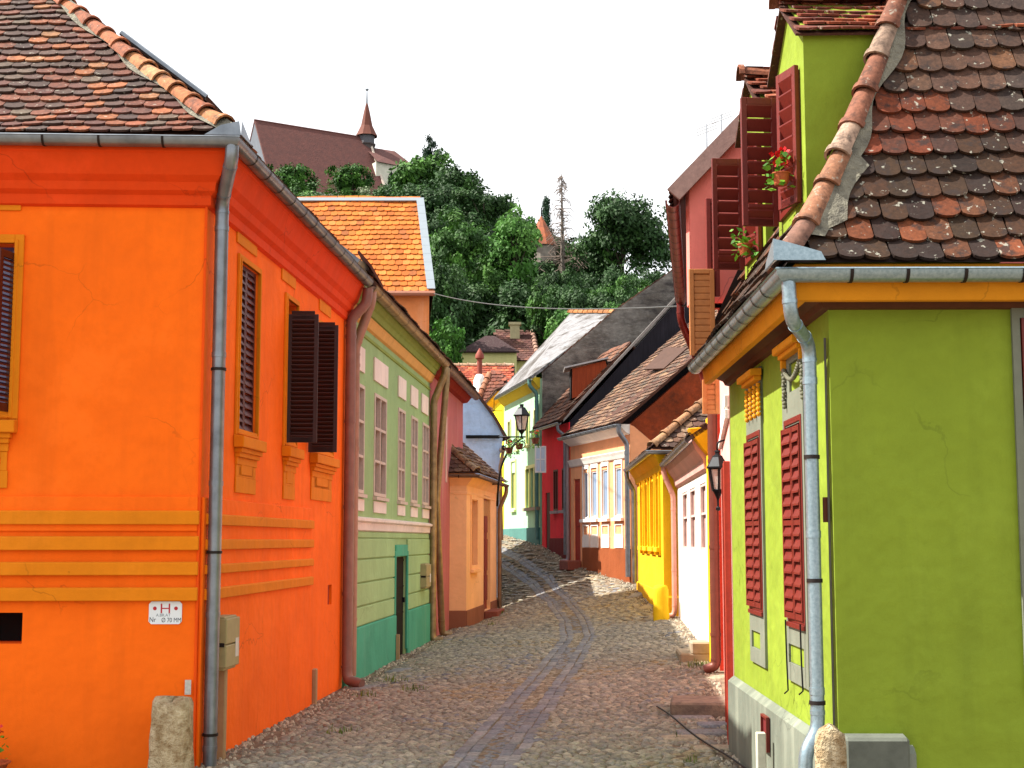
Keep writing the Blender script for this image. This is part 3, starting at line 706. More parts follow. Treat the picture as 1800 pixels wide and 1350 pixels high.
meter_box(W1, (398, 1086, 421, 1176), 'beige electricity meter box on its conduit on the orange wall', .2, -.05)
mb = MB(); um = W1.pix(544, 1200)[0]; mb.box(W1, um - .04, um + .05, -.05, W1.pix(543, 1176)[1], .04, .1); tag(mb.build('conduit', simple('conduit_tan', 'ab8d66', .7, 0, .25, 6), None, bevel=.01, base=W1.P(um, 0)), 'short tan cable conduit standing alone against the orange wall', 'conduit')
# corner guard stone
def stone(name, label, c, h, rx, ry, mats, seed=1, top=.75):
    rnd = random.Random(seed); m = MB(); prof_ = [(1.0, -.1), (1.03, h * .15), (1.0, h * .45), (.98, h * .75), (.96, h * .93), (.86, h * .99), (.5, h), (.0, h)]
    n_ = 18; vs = []
    for q, z in prof_:
        for j in range(n_):
            a = 2 * math.pi * j / n_; ww = 1 + .07 * math.sin(a * 3 + z * 4 + seed) + .05 * math.sin(a * 7 + z * 9)
            sq = 1 / max(abs(math.cos(a)), abs(math.sin(a))) ** .6
            vs.append((c[0] + rx * q * ww * sq * math.cos(a), c[1] + ry * q * ww * sq * math.sin(a), c[2] + z + .03 * math.sin(a * 2 + seed) * (z > .3)))
    m.add(vs, [(i * n_ + j, i * n_ + (j + 1) % n_, (i + 1) * n_ + (j + 1) % n_, (i + 1) * n_ + j) for i in range(len(prof_) - 1) for j in range(n_)])
    o = m.build(name, mats, None, smooth='all', base=c); tag(o, label, 'guard stone'); return o
stm = simple('weathered_stone', 'd2c2a0', .95, 0, .4, 9, 1.0, c2='7d6038', bd=.05)
cs = pt(312, 9.95); stone('guard_stone', 'tall worn tan guard stone at the orange corner', (cs.x, cs.y, 0), zat(1230, 9.9), .19, .17, stm, 2)
# flower pot at the far left
fp = W2.P(W2.pix(-2, 1330)[0], 0, .35)
def plant_pot(name, label, c, r, h, potm, flower, nl=60, spread=.2, nf=8, trail=0., seed=1):
    rnd = random.Random(seed); t = thing(name, label, 'potted plant', c); m = MB()
    m.lathe([(r * .7, c[2]), (r, c[2] + h * .9), (r * 1.08, c[2] + h * .9), (r * 1.08, c[2] + h), (r * .9, c[2] + h), (r * .85, c[2] + h * .8)], c[0], c[1], 14); m.build('pot', potm, t, smooth=True)
    m = MB(); f = MB(); gs = [rgb(x) for x in ('4f8a1e', '3c6e1a', '74a52c', '5d8f26')]
    for i in range(nl):
        a = rnd.random() * 6.28; q = spread * rnd.random() ** .6; z = c[2] + h + rnd.uniform(-trail, spread * 1.3); p_ = Vector((c[0] + q * math.cos(a), c[1] + q * math.sin(a), z)); s_ = rnd.uniform(.02, .045)
        e1 = Vector((rnd.gauss(0, 1), rnd.gauss(0, 1), rnd.gauss(0, .6))).normalized() * s_; e2 = e1.cross(Vector((rnd.gauss(0, 1), rnd.gauss(0, 1), rnd.gauss(0, 1)))).normalized() * s_ * .7
        m.add([p_ - e1, p_ - e2 * .9, p_ + e1, p_ + e2 * .9], [(0, 1, 2, 3)], rnd.choice(gs))
    m.build('foliage', attr_mat('leaf_small', .6, 20, trans=.3, bs=0), t)
    if nf:
        for i in range(nf):
            a = rnd.random() * 6.28; q = spread * .8 * rnd.random(); p_ = Vector((c[0] + q * math.cos(a), c[1] + q * math.sin(a), c[2] + h + spread * rnd.uniform(.6, 1.5)))
            for _ in range(6):
                e1 = Vector((rnd.gauss(0, 1), rnd.gauss(0, 1), rnd.gauss(0, 1))).normalized() * .02; e2 = e1.cross(Vector((rnd.gauss(0, 1), rnd.gauss(0, 1), rnd.gauss(0, 1)))).normalized() * .018
                o_ = Vector((rnd.gauss(0, .012), rnd.gauss(0, .012), rnd.gauss(0, .012))); f.add([p_ + o_ - e1, p_ + o_ - e2, p_ + o_ + e1, p_ + o_ + e2], [(0, 1, 2, 3)])
        f.build('flowers', flower, t)
    return t
geran = simple('geranium_red', 'd3121a', .6, 0, .2, 20, 0)
plant_pot('potted_plant', 'terracotta pot of red flowers at the foot of the orange front', (fp.x, fp.y, 0), .2, .12, simple('terracotta', 'b4582f', .8), geran, 70, .2, 10)

# ------------------------------------------------------------------ the green house
grn = plaster('plaster_sage', '94b078', .86, sf=-.05); grnl = plaster('plaster_sage_light', '9dba80', .88); teal = plaster('plaster_teal', '48a080', .82, stain='7ba890')
cream = plaster('plaster_rose_white', 'e6d3c8', .9); yolk = plaster('plaster_apricot', 'd9a35c', .9)
GA = A + dirn * (W1.L + .02); GB = pt(759, 23.0)
GB = GA + dirn * ((GB - GA).length); W3 = Wall(GA, GB); L3 = W3.L
zeG = zat(520, 16.5)
HG = thing('town_house', 'sage green house with white window frames over a teal plinth', 'house', (GA.x, GA.y, 0))
wins = [(619, 682, 639, 866), (657, 697, 678, 868), (699, 718, 711, 882), (722, 731, 733, 886), (742, 740, 753, 890)]
wrs = [wr(W3, *q) for q in wins]
door = wr(W3, 692, 978, 712, 1158); cv = [wr(W3, 661, 1092, 668, 1133), wr(W3, 731, 1070, 735, 1102)]
zw0 = sum(q[2] for q in wrs) / 5; zw1 = sum(q[3] for q in wrs) / 5; wrs = [(a, b, zw0, zw1) for a, b, _, _ in wrs]
mb = MB(); facade(mb, W3, 0, L3, -.3, zeG, [(*q, .12) for q in wrs] + [(door[0], door[1], -.3, door[3], .08)] + [(*q, .06) for q in cv], th=5.5)
mb.build('wall', grn, HG, merge=True)
zlb, zlt = W3.pix(690, 934)[1], W3.pix(690, 920)[1]
mb = MB(); mb.sweep([W3.P(0.02, 0)[:2], W3.P(L3, 0)[:2]], -1, [(0, zlb - .02), (.04, zlb), (.05, zlt - .03), (.1, zlt), (.1, zlt + .04), (0, zlt + .07)]); mb.build('ledge', cream, HG)
rows = [W3.pix(690, y)[1] for y in (946, 979, 1015, 1051, 1081)]
mb = MB()
for i in range(4):
    for a, b in ((.02, door[0] - .14), (door[1] + .12, L3)):
        if b > a: mb.box(W3, a, b, rows[i + 1] + .012, rows[i] - .012, .001, .035)
mb.box(W3, .02, L3, rows[0] + .0, zlb - .03, .001, .022)
mb.build('rusticated_course', grnl, HG, bevel=.01)
mb = MB(); zt_ = rows[4]
for a, b in ((.02, door[0] - .02), (door[1] + .1, L3)):
    mb.box(W3, a, b, -.3, zt_, .001, .06, .01)
mb.box(W3, door[0] - .12, door[0] - .02, zt_, door[3] + .1, .001, .05); mb.box(W3, door[1] + .0, door[1] + .1, .1, door[3] + .1, .001, .05); mb.box(W3, door[0] - .02, door[1], door[3], door[3] + .22, .001, .045)
mb.build('plinth', teal, HG, bevel=.01)
mb = MB(); mb.box(W3, door[0], door[1], .0, door[3] - .02, -.075, -.04)
for z in (.8, 1.3, 1.8): mb.box(W3, door[0], door[1], z, z + .03, -.04, -.03)
dr = mb.build('door', simple('door_black', '140d0c', .8, 0, .25, 8, .1, .15), HG); mb = MB(); mb.box(W3, door[1] - .12, door[1] - .08, 1.0, 1.1, -.04, .01); mb.build('handle', iron, dr)
wood_w = simple('window_wood', 'cbb6a8', .7, 0, .18, 14, .2); curt = simple('curtain', 'b4a17a', .9, 0, .25, 7, .1)
for i, q in enumerate(wrs):
    a, b, c, d = q
    mb = MB(); rframe(mb, W3, (a, b, c, d), .06, -.07, .02, mull=(.5,), trans=(.34, .66)); wn = mb.build('window', wood_w, HG, bevel=.004)
    mb = MB(); mb.box(W3, a, b, c, d, -.10, -.095); mb.build('pane', glassm, wn)
    mb = MB(); mb.box(W3, a + .07, a + (b - a) * .34, c + .06, c + (d - c) * .62, -.094, -.09); mb.build('curtain', curt, wn)
    mb = MB(); mb.box(W3, a - .04, b + .04, c - .07, c - .005, .001, .07, .01); mb.build('sill', wood_w, wn)
    plaque(W3, (a - .01, b + .01, zlt + .16, c - .09), cream, HG, .025, 'apron')
for q in ((619, 612, 639, 656), (656, 632, 680, 680), (699, 658, 712, 700), (721, 676, 733, 714), (740, 695, 751, 726)):
    x = wr(W3, q[0], q[1], q[2], q[3]); zz = W3.pix(668, 676)[1], W3.pix(668, 636)[1]
    plaque(W3, (x[0], x[1], zz[0], zz[1]), cream, HG, .03)
mb = MB(); c0 = zeG; zli, zA0, zA1 = (W3.pix(700, y)[1] for y in (638, 627, 612))
mb.sweep([W3.P(0.02, 0)[:2], W3.P(L3, 0)[:2]], -1, [(0, zli - .05), (.025, zli - .04), (.025, zli), (0, zli + .03)]); 
mb.sweep([W3.P(0.02, 0)[:2], W3.P(L3, 0)[:2]], -1, [(0, zA1), (.13, zA1 + .03), (.16, zA1 + .12), (.2, zA1 + .14), (.24, c0 - .06), (.26, c0), (.26, c0 + .06), (0, c0 + .06)], closed=True)
mb.mi = 1; mb.sweep([W3.P(0.02, 0)[:2], W3.P(L3, 0)[:2]], -1, [(0.002, zA0), (.05, zA0 + .02), (.1, zA1 - .03), (.12, zA1), (0.002, zA1)], closed=True)
mb.build('cornice', [plaster('plaster_olive', '8a9a4c', .85), yolk], HG)
def plain_roof(root, W, u0, u1, z, over, prof, pal, w=.2, e=.19, mat=None, tl=True, th=.02, gable=True, far=True, name='roof'):
    o = W.P(u0, z, over); sl = Slope(o, W.t, -W.n, prof); L = u1 - u0
    mb = MB()
    if tl: tiles(mb, sl, lambda h: 0, lambda h: L, w, e, pal, th=th)
    rf = mb.build(name, mat or tilem, root) if tl else None
    mb = MB(); rs = [0] + [s_[0] + s_[1] for s_ in sl.seg]
    for i in range(len(rs) - 1):
        q8 = [sl.P(a_, r_, k_) for k_ in (-.005, -.08) for a_, r_ in ((0, rs[i]), (L, rs[i]), (L, rs[i + 1]), (0, rs[i + 1]))]; mb.add(q8, [(0, 1, 2, 3), (4, 5, 6, 7), (0, 1, 5, 4), (1, 2, 6, 5), (2, 3, 7, 6), (3, 0, 4, 7)])
    hR, zR, _ = sl.at(sl.R)
    b0, b1 = sl.P(0, sl.R), sl.P(L, sl.R); bi = sl.I * (hR)
    q4 = [b0, b1, b1 + bi - Vector((0, 0, zR)), b0 + bi - Vector((0, 0, zR))]; q8 = q4 + [v - Vector((0, 0, .08)) for v in q4]; mb.add(q8, [(0, 1, 2, 3), (4, 5, 6, 7), (0, 1, 5, 4), (1, 2, 6, 5), (2, 3, 7, 6), (3, 0, 4, 7)])
    bo = mb.build('roof_boarding', simple('roof_board', '4a2a1c', .9), rf or root)
    return sl, rf
palD = palette(('5d4035', 4), ('6f4637', 3), ('4a3831', 4), ('85523c', 1.5), ('6a5c50', 2))
slg, rfg = plain_roof(HG, W3, 0, L3, zeG + .15, .36, [(0, 0), (.4, .3), (3.6, 2.9)], palD)
gutter(HG, [W3.P(.1, 0)[:2], W3.P(L3, 0)[:2]], -1, zeG + .0, .26, .095, [zincgold, strapm], .95)
def simple_pipe(root, W, u, ztop, zb, mat, r=.06, out0=.42, drop=.75, shift=0., foot=True, label=None, ui=0., zmid=None):
    zm = zmid if zmid is not None else ztop - drop
    a, b, c = W.P(u + ui, ztop, out0), W.P(u + ui, ztop - .22, out0), W.P(u, zm, .1); d = W.P(u + shift, zb + .16, .1)
    path = [a, b, c, d] + ([W.P(u + shift, zb + .06, .13), W.P(u + shift, zb + .04, .32)] if foot else [])
    return downpipe(root, path, r, mat, label=label)
simple_pipe(HG, W3, .22, zeG, 0.0, simple('pipe_rosebrown', 'a8806c', .5, .3, .25, 5, .1), .075, .35, .95, foot=False)
simple_pipe(HG, W3, L3 - .06, zeG, -.02, zincgold, .078, .35, .85)
meter_box(W3, (750, 992, 758, 1034), 'cream meter box on the green wall beside the pipes', .17)
mb = MB(); um = W3.pix(690, 1130)[0]; mb.box(W3, um - .03, um + .03, -.02, W3.pix(690, 1115)[1], .07, .13); tag(mb.build('conduit', simple('conduit_tan', 'ab8d66', .7, 0, .25, 6), None, base=W3.P(um, 0)), 'thin tan conduit beside the dark door of the green house', 'conduit')

# ------------------------------------------------------------------ the old-rose house
rose = plaster('plaster_rose', 'b5666a', .85, sf=.1, stain='caa7a0')
PA = GB; PB = GB + dirn * 7.0; W4 = Wall(PA, PB); HP = thing('town_house', 'narrow old-rose house between the green house and the peach cottage', 'house', (PA.x, PA.y, 0))
mb = MB(); facade(mb, W4, 0.03, W4.L, -.3, zeG - .15, [], th=5); mb.build('wall', rose, HP, merge=True)
mb = MB(); uu = W4.pix(783, 800)[0]; mb.box(W4, uu, uu + .28, W4.pix(785, 848)[1], W4.pix(785, 732)[1], .001, .012); mb.build('pale_strip', plaster('plaster_pale_rose', 'c9a9a4', .9), HP)
mb = MB(); mb.sweep([W4.P(0.05, 0)[:2], W4.P(W4.L, 0)[:2]], -1, [(0, zeG - .22), (.12, zeG - .2), (.22, zeG - .08), (.26, zeG - .06), (.26, zeG + .02), (0, zeG + .02)], closed=True); mb.build('cornice', plaster('plaster_oxblood', '8a2418', .85), HP)
slp, rfp = plain_roof(HP, W4, 0.05, W4.L, zeG + .13, .36, [(0, 0), (.4, .3), (3.4, 2.7)], palD)
gutter(HP, [W4.P(.3, 0)[:2], W4.P(W4.L, 0)[:2]], -1, zeG - .04, .26, .095, [zincbrown, strapm], .5)
d_ = W4
p0, p1, p2 = W4.P(.35, zeG - .3, .2), W4.P(.4, W4.pix(770, 880)[1], .12), W4.P(1.35, .16, .14)
downpipe(HP, [W4.P(.25, zeG - .06, .35), W4.P(.25, zeG - .3, .35), p1, p2, W4.P(1.38, .08, .16), W4.P(1.42, .06, .36)], .075, zincgold, label='slanting brass-coloured downpipe on the rose wall')

# ------------------------------------------------------------------ the peach cottage
peach = plaster('plaster_peach', 'f6bd8a', .9, sf=-.1); umber = plaster('plaster_umber', '8f5a44', .85)
KA = pt(820, 25.9); KB = pt(873, 30.7); KF = pt(793, 25.9); KF = Vector((KF.x - .6, KA.y))
WK, WKF = Wall(KA, KB), Wall(KA, KF, (0, -1)); zK = zat(833, 25.7)
HK = thing('town_house', 'small peach cottage with a tiled hipped roof and brown plinth', 'house', (KA.x, KA.y, 0))
kw = wr(WK, 828, 880, 838, 1000); kd = wr(WK, 850, 872, 862, 1072)
mb = MB(); facade(mb, WK, 0, WK.L, -.3, zK, [(*kw, .14), (*kd, .18)], th=.4, close=False); facade(mb, WKF, 0, WKF.L, -.3, zK, [], th=.4, close=False)
qe = WK.P(WK.L, 0); mb.quad((qe.x, qe.y, -.3), (qe.x - 1.6, qe.y + .2, -.3), (qe.x - 1.6, qe.y + .2, zK), (qe.x, qe.y, zK)); mb.build('wall', peach, HK, merge=True)
mb = MB(); zp = WK.pix(820, 1073)[1]
mb.box(WK, -.02, kd[0] - .02, -.3, zp, .001, .03); mb.box(WK, kd[1] + .02, WK.L, -.3, zp, .001, .03); mb.box(WKF, 0, WKF.L, -.3, zp, .001, .03); mb.build('plinth', umber, HK, bevel=.01)
mb = MB(); rframe(mb, WK, (kw[0] - .1, kw[1] + .1, kw[2], kw[3] + .12), .1, .001, .03); wn = mb.build('window', peach, HK, bevel=.005)
mb = MB(); mb.box(WK, kw[0], kw[1], kw[2], kw[3], -.12, -.11); mb.build('pane', simple('blind_orange', 'b35a20', .7), wn)
mb = MB(); mb.box(WK, kw[0] - .14, kw[1] + .14, kw[2] - .09, kw[2], .001, .1); mb.build('sill', peach, wn, bevel=.008)
mb = MB(); dw = simple('door_redbrown', '8a2c1c', .5, 0, .3, 10); mb.box(WK, kd[0], kd[1], kd[2], kd[3], -.15, -.1); um = (kd[0] + kd[1]) / 2
for z0, z1 in ((.08, .3), (.34, .62), (.68, .95)):
    for a, b in ((kd[0] + .08, um - .05), (um + .05, kd[1] - .08)): mb.box(WK, a, b, kd[2] + (kd[3] - kd[2]) * z0, kd[2] + (kd[3] - kd[2]) * z1, -.1, -.07)
dr = mb.build('door', dw, HK, bevel=.005); mb = MB(); mb.box(WK, kd[0] + .06, kd[1] - .06, kd[3] - .55, kd[3] - .12, -.098, -.06); mb.build('transom_light', simple('door_tan', 'b9824a', .6), dr)
mb = MB(); mb.box(WK, kd[0] - .1, kd[1] + .1, -.1, kd[2], .03, .4); tag(mb.build('step', simple('step_brick', '8b4a3c', .85, 0, .3, 9, .4), None, bevel=.015, base=WK.P(kd[0], 0)), 'low reddish step before the peach cottage door', 'step')
mb = MB(); mb.sweep([KF, KA, WK.P(WK.L, 0)[:2]], -1, [(0, zK - .5), (.02, zK - .49), (.02, zK - .44), (.0, zK - .42)])
mb.sweep([KF, KA, WK.P(WK.L, 0)[:2]], -1, [(0, zK - .28), (.06, zK - .22), (.2, zK - .04), (.22, zK + .02), (0, zK + .03)], closed=True); mb.build('cornice', peach, HK)
kc = KA + WK.n * .3 + WKF.n * .3; prk = [(0, 0), (1.7, 1.5)]
k1 = Slope((kc.x, kc.y, zK + .04), WKF.t, (0, 1), prk); k2 = Slope((kc.x, kc.y, zK + .04), WK.t, (-1, 0), prk)
palK = palette(('6b4a3e', 3), ('8a6a55', 3), ('7a5644', 3), ('a78a70', 1.5), ('59423a', 2))
mb = MB(); tiles(mb, k1, lambda h: h + .05, lambda h: 2.2, .2, .17, palK); tiles(mb, k2, lambda h: h + .05, lambda h: WK.L + .2, .2, .17, palK); rk = mb.build('roof', tilem, HK)
mb = MB(); a, b, c, d = k1.P(0, 0), k1.P(2.3, 0), k1.P(2.3, k1.R), k1.P(1.7, k1.R); e_, f_ = k2.P(WK.L + .2, 0), k2.P(WK.L + .2, k2.R); dn = Vector((0, 0, -.02))
mb.quad(a + dn, b + dn, c + dn, d + dn); mb.quad(a + dn, d + dn, f_ + dn, e_ + dn); mb.build('roof_boarding', simple('roof_board', '4a2a1c', .9), rk)
mb = MB(); caps(mb, [k1.P(k1.at(r)[0], r, .03) for r in (.05, .7, 1.9)], .1, .42, [rgb('b89a78'), rgb('c8ab88'), rgb('a88462')]); mb.build('hip_cap', capm, rk, smooth=True)
gutter(HK, [KF, KA, WK.P(WK.L, 0)[:2]], -1, zK - .03, .24, .065, [zincbrown, strapm], .5)
simple_pipe(HK, WK, WK.L - .1, zK - .02, G(qe.x, qe.y), zincbrown, .06, .3, .7)

# ------------------------------------------------------------------ the lime house
lime = plaster('plaster_lime', '7f9228', .9, sf=.06, wave=1.1); grey = plaster('plaster_grey', '75796a', .84); plin = plaster('plinth_grey', '71776a', .74, stain='a3a795', sf=.1)
ochr = plaster('plaster_amber', 'd68a14', .85); redp = simple('shutter_red', '6c1e14', .5, 0, .22, 14, .2); soff = simple('soffit_brown', '5a2f14', .8)
LA = pt(1466, 7.37); LB = pt(1287, 11.1); LC = LA + Vector((4.5, -.06))
WL, WLF = Wall(LA, LB), Wall(LA, LC, (0, -1)); zL = zat(462, 7.03)
HL = thing('town_house', 'lime green corner house with red louvred shutters and mossy tile roof', 'house', (LA.x, LA.y, 0))
a1 = wr(WL, 1389, 745, 1417, 1090); a2 = wr(WL, 1321, 770, 1343, 1068); fw = wr(WLF, 1802, 560, 1900, 1180)
mb = MB(); facade(mb, WL, 0, WL.L, -.5, zL, [(*a1, .1), (*a2, .1)], close=False); facade(mb, WLF, 0, 4.5, -.5, zL, [(*fw, .15)], close=False)
e = WL.P(WL.L, 0); mb.quad((e.x, e.y, -.5), (e.x + 4.5, e.y, -.5), (e.x + 4.5, e.y, zL), (e.x, e.y, zL)); mb.build('wall', lime, HL, merge=True)
mb = MB(); zp1 = WL.pix(1290, 1198)[1]; zp0 = WL.pix(1425, 1284)[1]; zp = (zp1 + zp0) / 2
mb.sweep([LA + Vector((.52, -.008)), LA, WL.P(WL.L, 0)[:2]], 1, [(0, zp + .06), (.07, zp), (.08, -.5), (0, -.5)], closed=True); mb.build('plinth', plin, HL, bevel=.012)
vr = wr(WL, 1343, 1258, 1353, 1318, .08); mb = MB(); rframe(mb, WL, vr, .02, .08, .11); wn = mb.build('cellar_vent', redp, HL); mb = MB(); mb.box(WL, vr[0] + .02, vr[1] - .02, vr[2] + .02, vr[3] - .02, .081, .088); mb.build('vent_slot', simple('vent_maroon', '6a1a1c', .7), wn)
garland = simple('garland_grey', '6c6b58', .8, 0, .3, 20, .3)
for i, (r, px0, px1, ytop, ybot, capy, sq) in enumerate(((a1, 1384, 1421, 590, 1200, (598, 628), (1392, 1136, 1419, 1170)), (a2, 1319, 1345, 650, 1165, (655, 676), (1326, 1110, 1341, 1140)))):
    u0, u1, _, _ = wr(WL, px0, 900, px1, 910); zb = WL.pix((px0 + px1) / 2, ybot)[1]; zt = zL - .3
    s = wr(WL, *sq); rr = wr(WL, sq[0], capy[1] + 3, sq[2], capy[1] + (55 if i == 0 else 45))
    mb = MB(); facade(mb, WL.off(.025), u0, u1, zb, zt, [(r[0], r[1], r[2], r[3], .025), (*s, .024), (rr[0] + .01, rr[1] - .01, rr[2], rr[3], .024)], th=.024)
    mb.build('surround', grey, HL, merge=True)
    for q in (s, (rr[0] + .01, rr[1] - .01, rr[2], rr[3])): mb = MB(); mb.box(WL, q[0] + .004, q[1] - .004, q[2] + .004, q[3] - .004, .0015, .006); mb.build('inset_panel', lime, HL)
    c = wr(WL, sq[0] - 8, capy[0], sq[2] + 2, capy[1]); mb = MB(); mb.box(WL, c[0], c[1], c[3] - .07, c[3], .02, .13, .01); mb.box(WL, c[0] + .03, c[1] - .03, c[3] - .11, c[3] - .07, .02, .09)
    if i == 0:
        mb.box(WL, c[1] - .07, c[1] - .03, c[3] - .2, c[3] - .11, .02, .07); mb.box(WL, c[0] + .03, c[0] + .07, c[3] - .2, c[3] - .11, .02, .07)
    mb.build('window_cap', ochr, HL, bevel=.006)
    mb = MB(); w_ = c[1] - c[0]; rnd = random.Random(5)
    if i == 0:
        for q in np.linspace(0, 1, 22):
            p_ = WL.P(c[0] + .05 + (w_ - .1) * q, c[3] - .18 - .13 * math.sin(math.pi * q), .05); mb.lathe([(.0, p_.z - .022), (.02, p_.z - .012), (.022, p_.z + .008), (0, p_.z + .02)], p_.x, p_.y, 6)
        for uu in (c[0] + .05, c[1] - .05):
            for q in range(11): p_ = WL.P(uu + .015 * math.sin(q * 1.8), c[3] - .2 - q * .03, .045); mb.lathe([(0, p_.z - .02), (.02, p_.z - .01), (.018, p_.z + .01), (0, p_.z + .02)], p_.x, p_.y, 6)
        mb.build('garland', garland, HL, smooth='all')
    else:
        for q in range(4):
            uu = c[0] + .07 + (w_ - .14) * q / 3; mb = MB()
            for h in range(7): p_ = WL.P(uu, c[3] - .15 - h * .045, .045); mb.lathe([(0, p_.z - .03), (.02, p_.z - .015), (.022, p_.z + .012), (0, p_.z + .02)], p_.x, p_.y, 6)
            mb.build('pendant', ochr, HL, smooth='all')
    um = (r[0] + r[1]) / 2
    mb = MB(); rframe(mb, WL, (r[0] - .03, r[1] + .03, r[2] - .02, r[3] + .06), .05, .026, .034); wn = mb.build('window', redp, HL, bevel=.004)
    mb = MB(); mb.box(WL, r[0] - .01, r[1] + .01, r[2] - .01, r[3] + .01, -.01, .012); mb.build('pane', blackhole, wn)
    for a, b, ang in ((r[0], um - .006, .0), (um + .006, r[1], .05)):
        Wq = Wall(WL.P(a, 0, .0)[:2], WL.P(b, 0, ang * .4)[:2], WL.n)
        mb = MB(); louvre(mb, Wq, (0, Wq.L, r[2] + .01, r[3] - .02),   .014, th=.032, st=.035, pitch=.095, rail=(.5,), tilt=.09, slat=.016); mb.build('shutter', redp, wn)
    if i == 0:
        for uu, dz in ((r[0] + .02, .0), (r[1] - .02, -.06)):
            p_ = [WL.P(uu, r[2] - .01, .06), WL.P(uu + .01, r[2] - .3, .055), WL.P(uu, r[2] - .52 + dz, .05), WL.P(uu + .05, r[2] - .55 + dz, .07)]; mb = MB(); mb.tube(p_, .007, 5); mb.build('hook_stay', iron, wn)
    mb = MB(); mb.box(WL, r[0] - .03, r[1] + .03, r[2] - .06, r[2] - .02, .026, .045, .005); mb.build('sill', redp, wn)
# grey window surround on the front, at the right edge
mb = MB(); x = wr(WLF, 1788, 500, 1800, 1230); zz0 = fw[2] - .16; zz1 = fw[3] + .35
facade(mb, WLF.off(.03), x[0], fw[1] + .14, zz0, zz1, [(*fw, .03)], th=.029); mb.build('surround', grey, HL, merge=True)
mb = MB(); louvre(mb, WLF, (fw[0] + .01, fw[0] + .4, fw[2], fw[3]), .004, pitch=.09, tilt=.085); louvre(mb, WLF, (fw[0] + .41, fw[1], fw[2], fw[3]), .004, pitch=.09, tilt=.085); mb.build('shutter', redp, HL)
# cornice: amber fascia with brown soffit
lp_ = [LC, LA, WL.P(WL.L, 0)[:2]]; zw_ = zat(541, 7.3)
mb = MB(); mb.sweep(lp_, 1, [(0, zw_), (.05, zw_ + .01), (.07, zw_ + .05), (.14, zw_ + .08), (.2, zL - .16), (.2, zL + .02), (0, zL + .02)], closed=True); mb.build('cornice', soff, HL)
mb = MB(); mb.sweep(lp_, 1, [(.202, zL - .23), (.27, zL - .23), (.29, zL - .1), (.29, zL + .03), (.202, zL + .03)], closed=True); mb.build('fascia', ochr, HL, bevel=.006)
lc = LA + WL.n * .37 + WLF.n * .37; Ol = (lc.x, lc.y, zL + .04)
prL = [(h * S, z * S) for h, z in ((0, 0), (.1, .13), (.25, .40), (.5, .88), (.75, 1.44), (1.2, 2.46), (2.1, 4.4))]
l1 = Slope(Ol, WLF.t, (0, 1), prL); l2 = Slope(Ol, WL.t, (1, 0), prL)
dk = palette(('46301f', 5), ('523522', 4), ('38261f', 3), ('70432a', 1.8), ('8a4c2c', .35)); rd = palette(('7c3c22', 3), ('6a3a28', 3), ('8a4428', .7), ('4e3329', 2)); sm = palette(('5c4236', 4), ('524038', 4), ('684a3a', 3), ('7a5238', 1))
def palL(a, r):
    q = r + random.uniform(-.12, .12)
    return dk(a, r) if q < .95 else (rd(a, r) if q < 1.5 else sm(a, r))
mb = MB(); tiles(mb, l1, lambda h: h * .98 + .06, lambda h: 4.9, .187, .209, palL, th=.026, rag=.014, grow=1.4, nb=7)
tiles(mb, l2, lambda h: h + .04, lambda h: WL.L + .4, .187, .2, palL, th=.024, rag=.012, grow=1.45)
rl_ = mb.build('roof', tilem_dark, HL)
mb = MB(); rs = [0] + [s_[0] + s_[1] for s_ in l1.seg]
for i in range(len(rs) - 1):
    h0, h1 = l1.at(rs[i])[0], l1.at(rs[i + 1])[0]
    mb.quad(l1.P(h0, rs[i], -.02), l1.P(4.9, rs[i], -.02), l1.P(4.9, rs[i + 1], -.02), l1.P(h1, rs[i + 1], -.02))
    mb.quad(l2.P(h0, rs[i], -.02), l2.P(WL.L + .4, rs[i], -.02), l2.P(WL.L + .4, rs[i + 1], -.02), l2.P(h1, rs[i + 1], -.02))
g0, g1 = l2.P(WL.L + .4, 0), l2.P(WL.L + .4, l2.R); mb.quad(g0, g1, Vector((g1.x + .2, g1.y, g0.z)))
mb.build('roof_boarding', simple('roof_board_dark', '2a1a14', .9), rl_)
hl = [l1.P(l1.at(r)[0] * .99, r, .03) for r in (.05, .35, .75, 1.3, 2.0, 2.9, 4.2)]
mb = MB(); caps(mb, hl, .088, .36, [rgb(c) for c in ('b98060', 'a8684a', 'a87456', '96604a', 'b99a84', '8a6454')]); mb.build('hip_cap', capm, rl_, smooth=True)
mb = MB(); hp = [l1.P(l1.at(r)[0] + .13 + .05 * math.sin(r * 7) + (.12 if .35 < r < .95 else 0), r, .05) for r in np.linspace(.2, 4.2, 46)]; hq = [l1.P(l1.at(r)[0] - .02, r, .08) for r in np.linspace(.2, 4.2, 46)]
for i in range(45): mb.quad(hp[i], hp[i + 1], hq[i + 1], hq[i])
mb.build('hip_mortar', mortar, rl_, smooth=True)
gutter(HL, lp_, 1, zL - .04, .29, .078, [zincblue, strapm], .42)
mb = MB(); o = Vector(Ol) + Vector((-.1, -.1, -.02)); dx_, dy_ = Vector((1, 0, 0)), Vector((WL.t.x, WL.t.y, 0))
mb.slab([o, o + dx_ * .36, o + dx_ * .33 + Vector((0, 0, .06)), o + dx_ * .12 + Vector((0, 0, .12)), o + Vector((0, 0, .15))], .006); mb.slab([o, o + dy_ * .36, o + dy_ * .3 + Vector((0, 0, .05)), o + Vector((0, 0, .15))], .006); mb.build('gutter_corner', zincblue, HL)
t0 = WL.P(.07, 0, .13); go = Vector((lc.x + .02, lc.y + .02, 0))
zb_ = WL.pix(1440, 1265)[1]
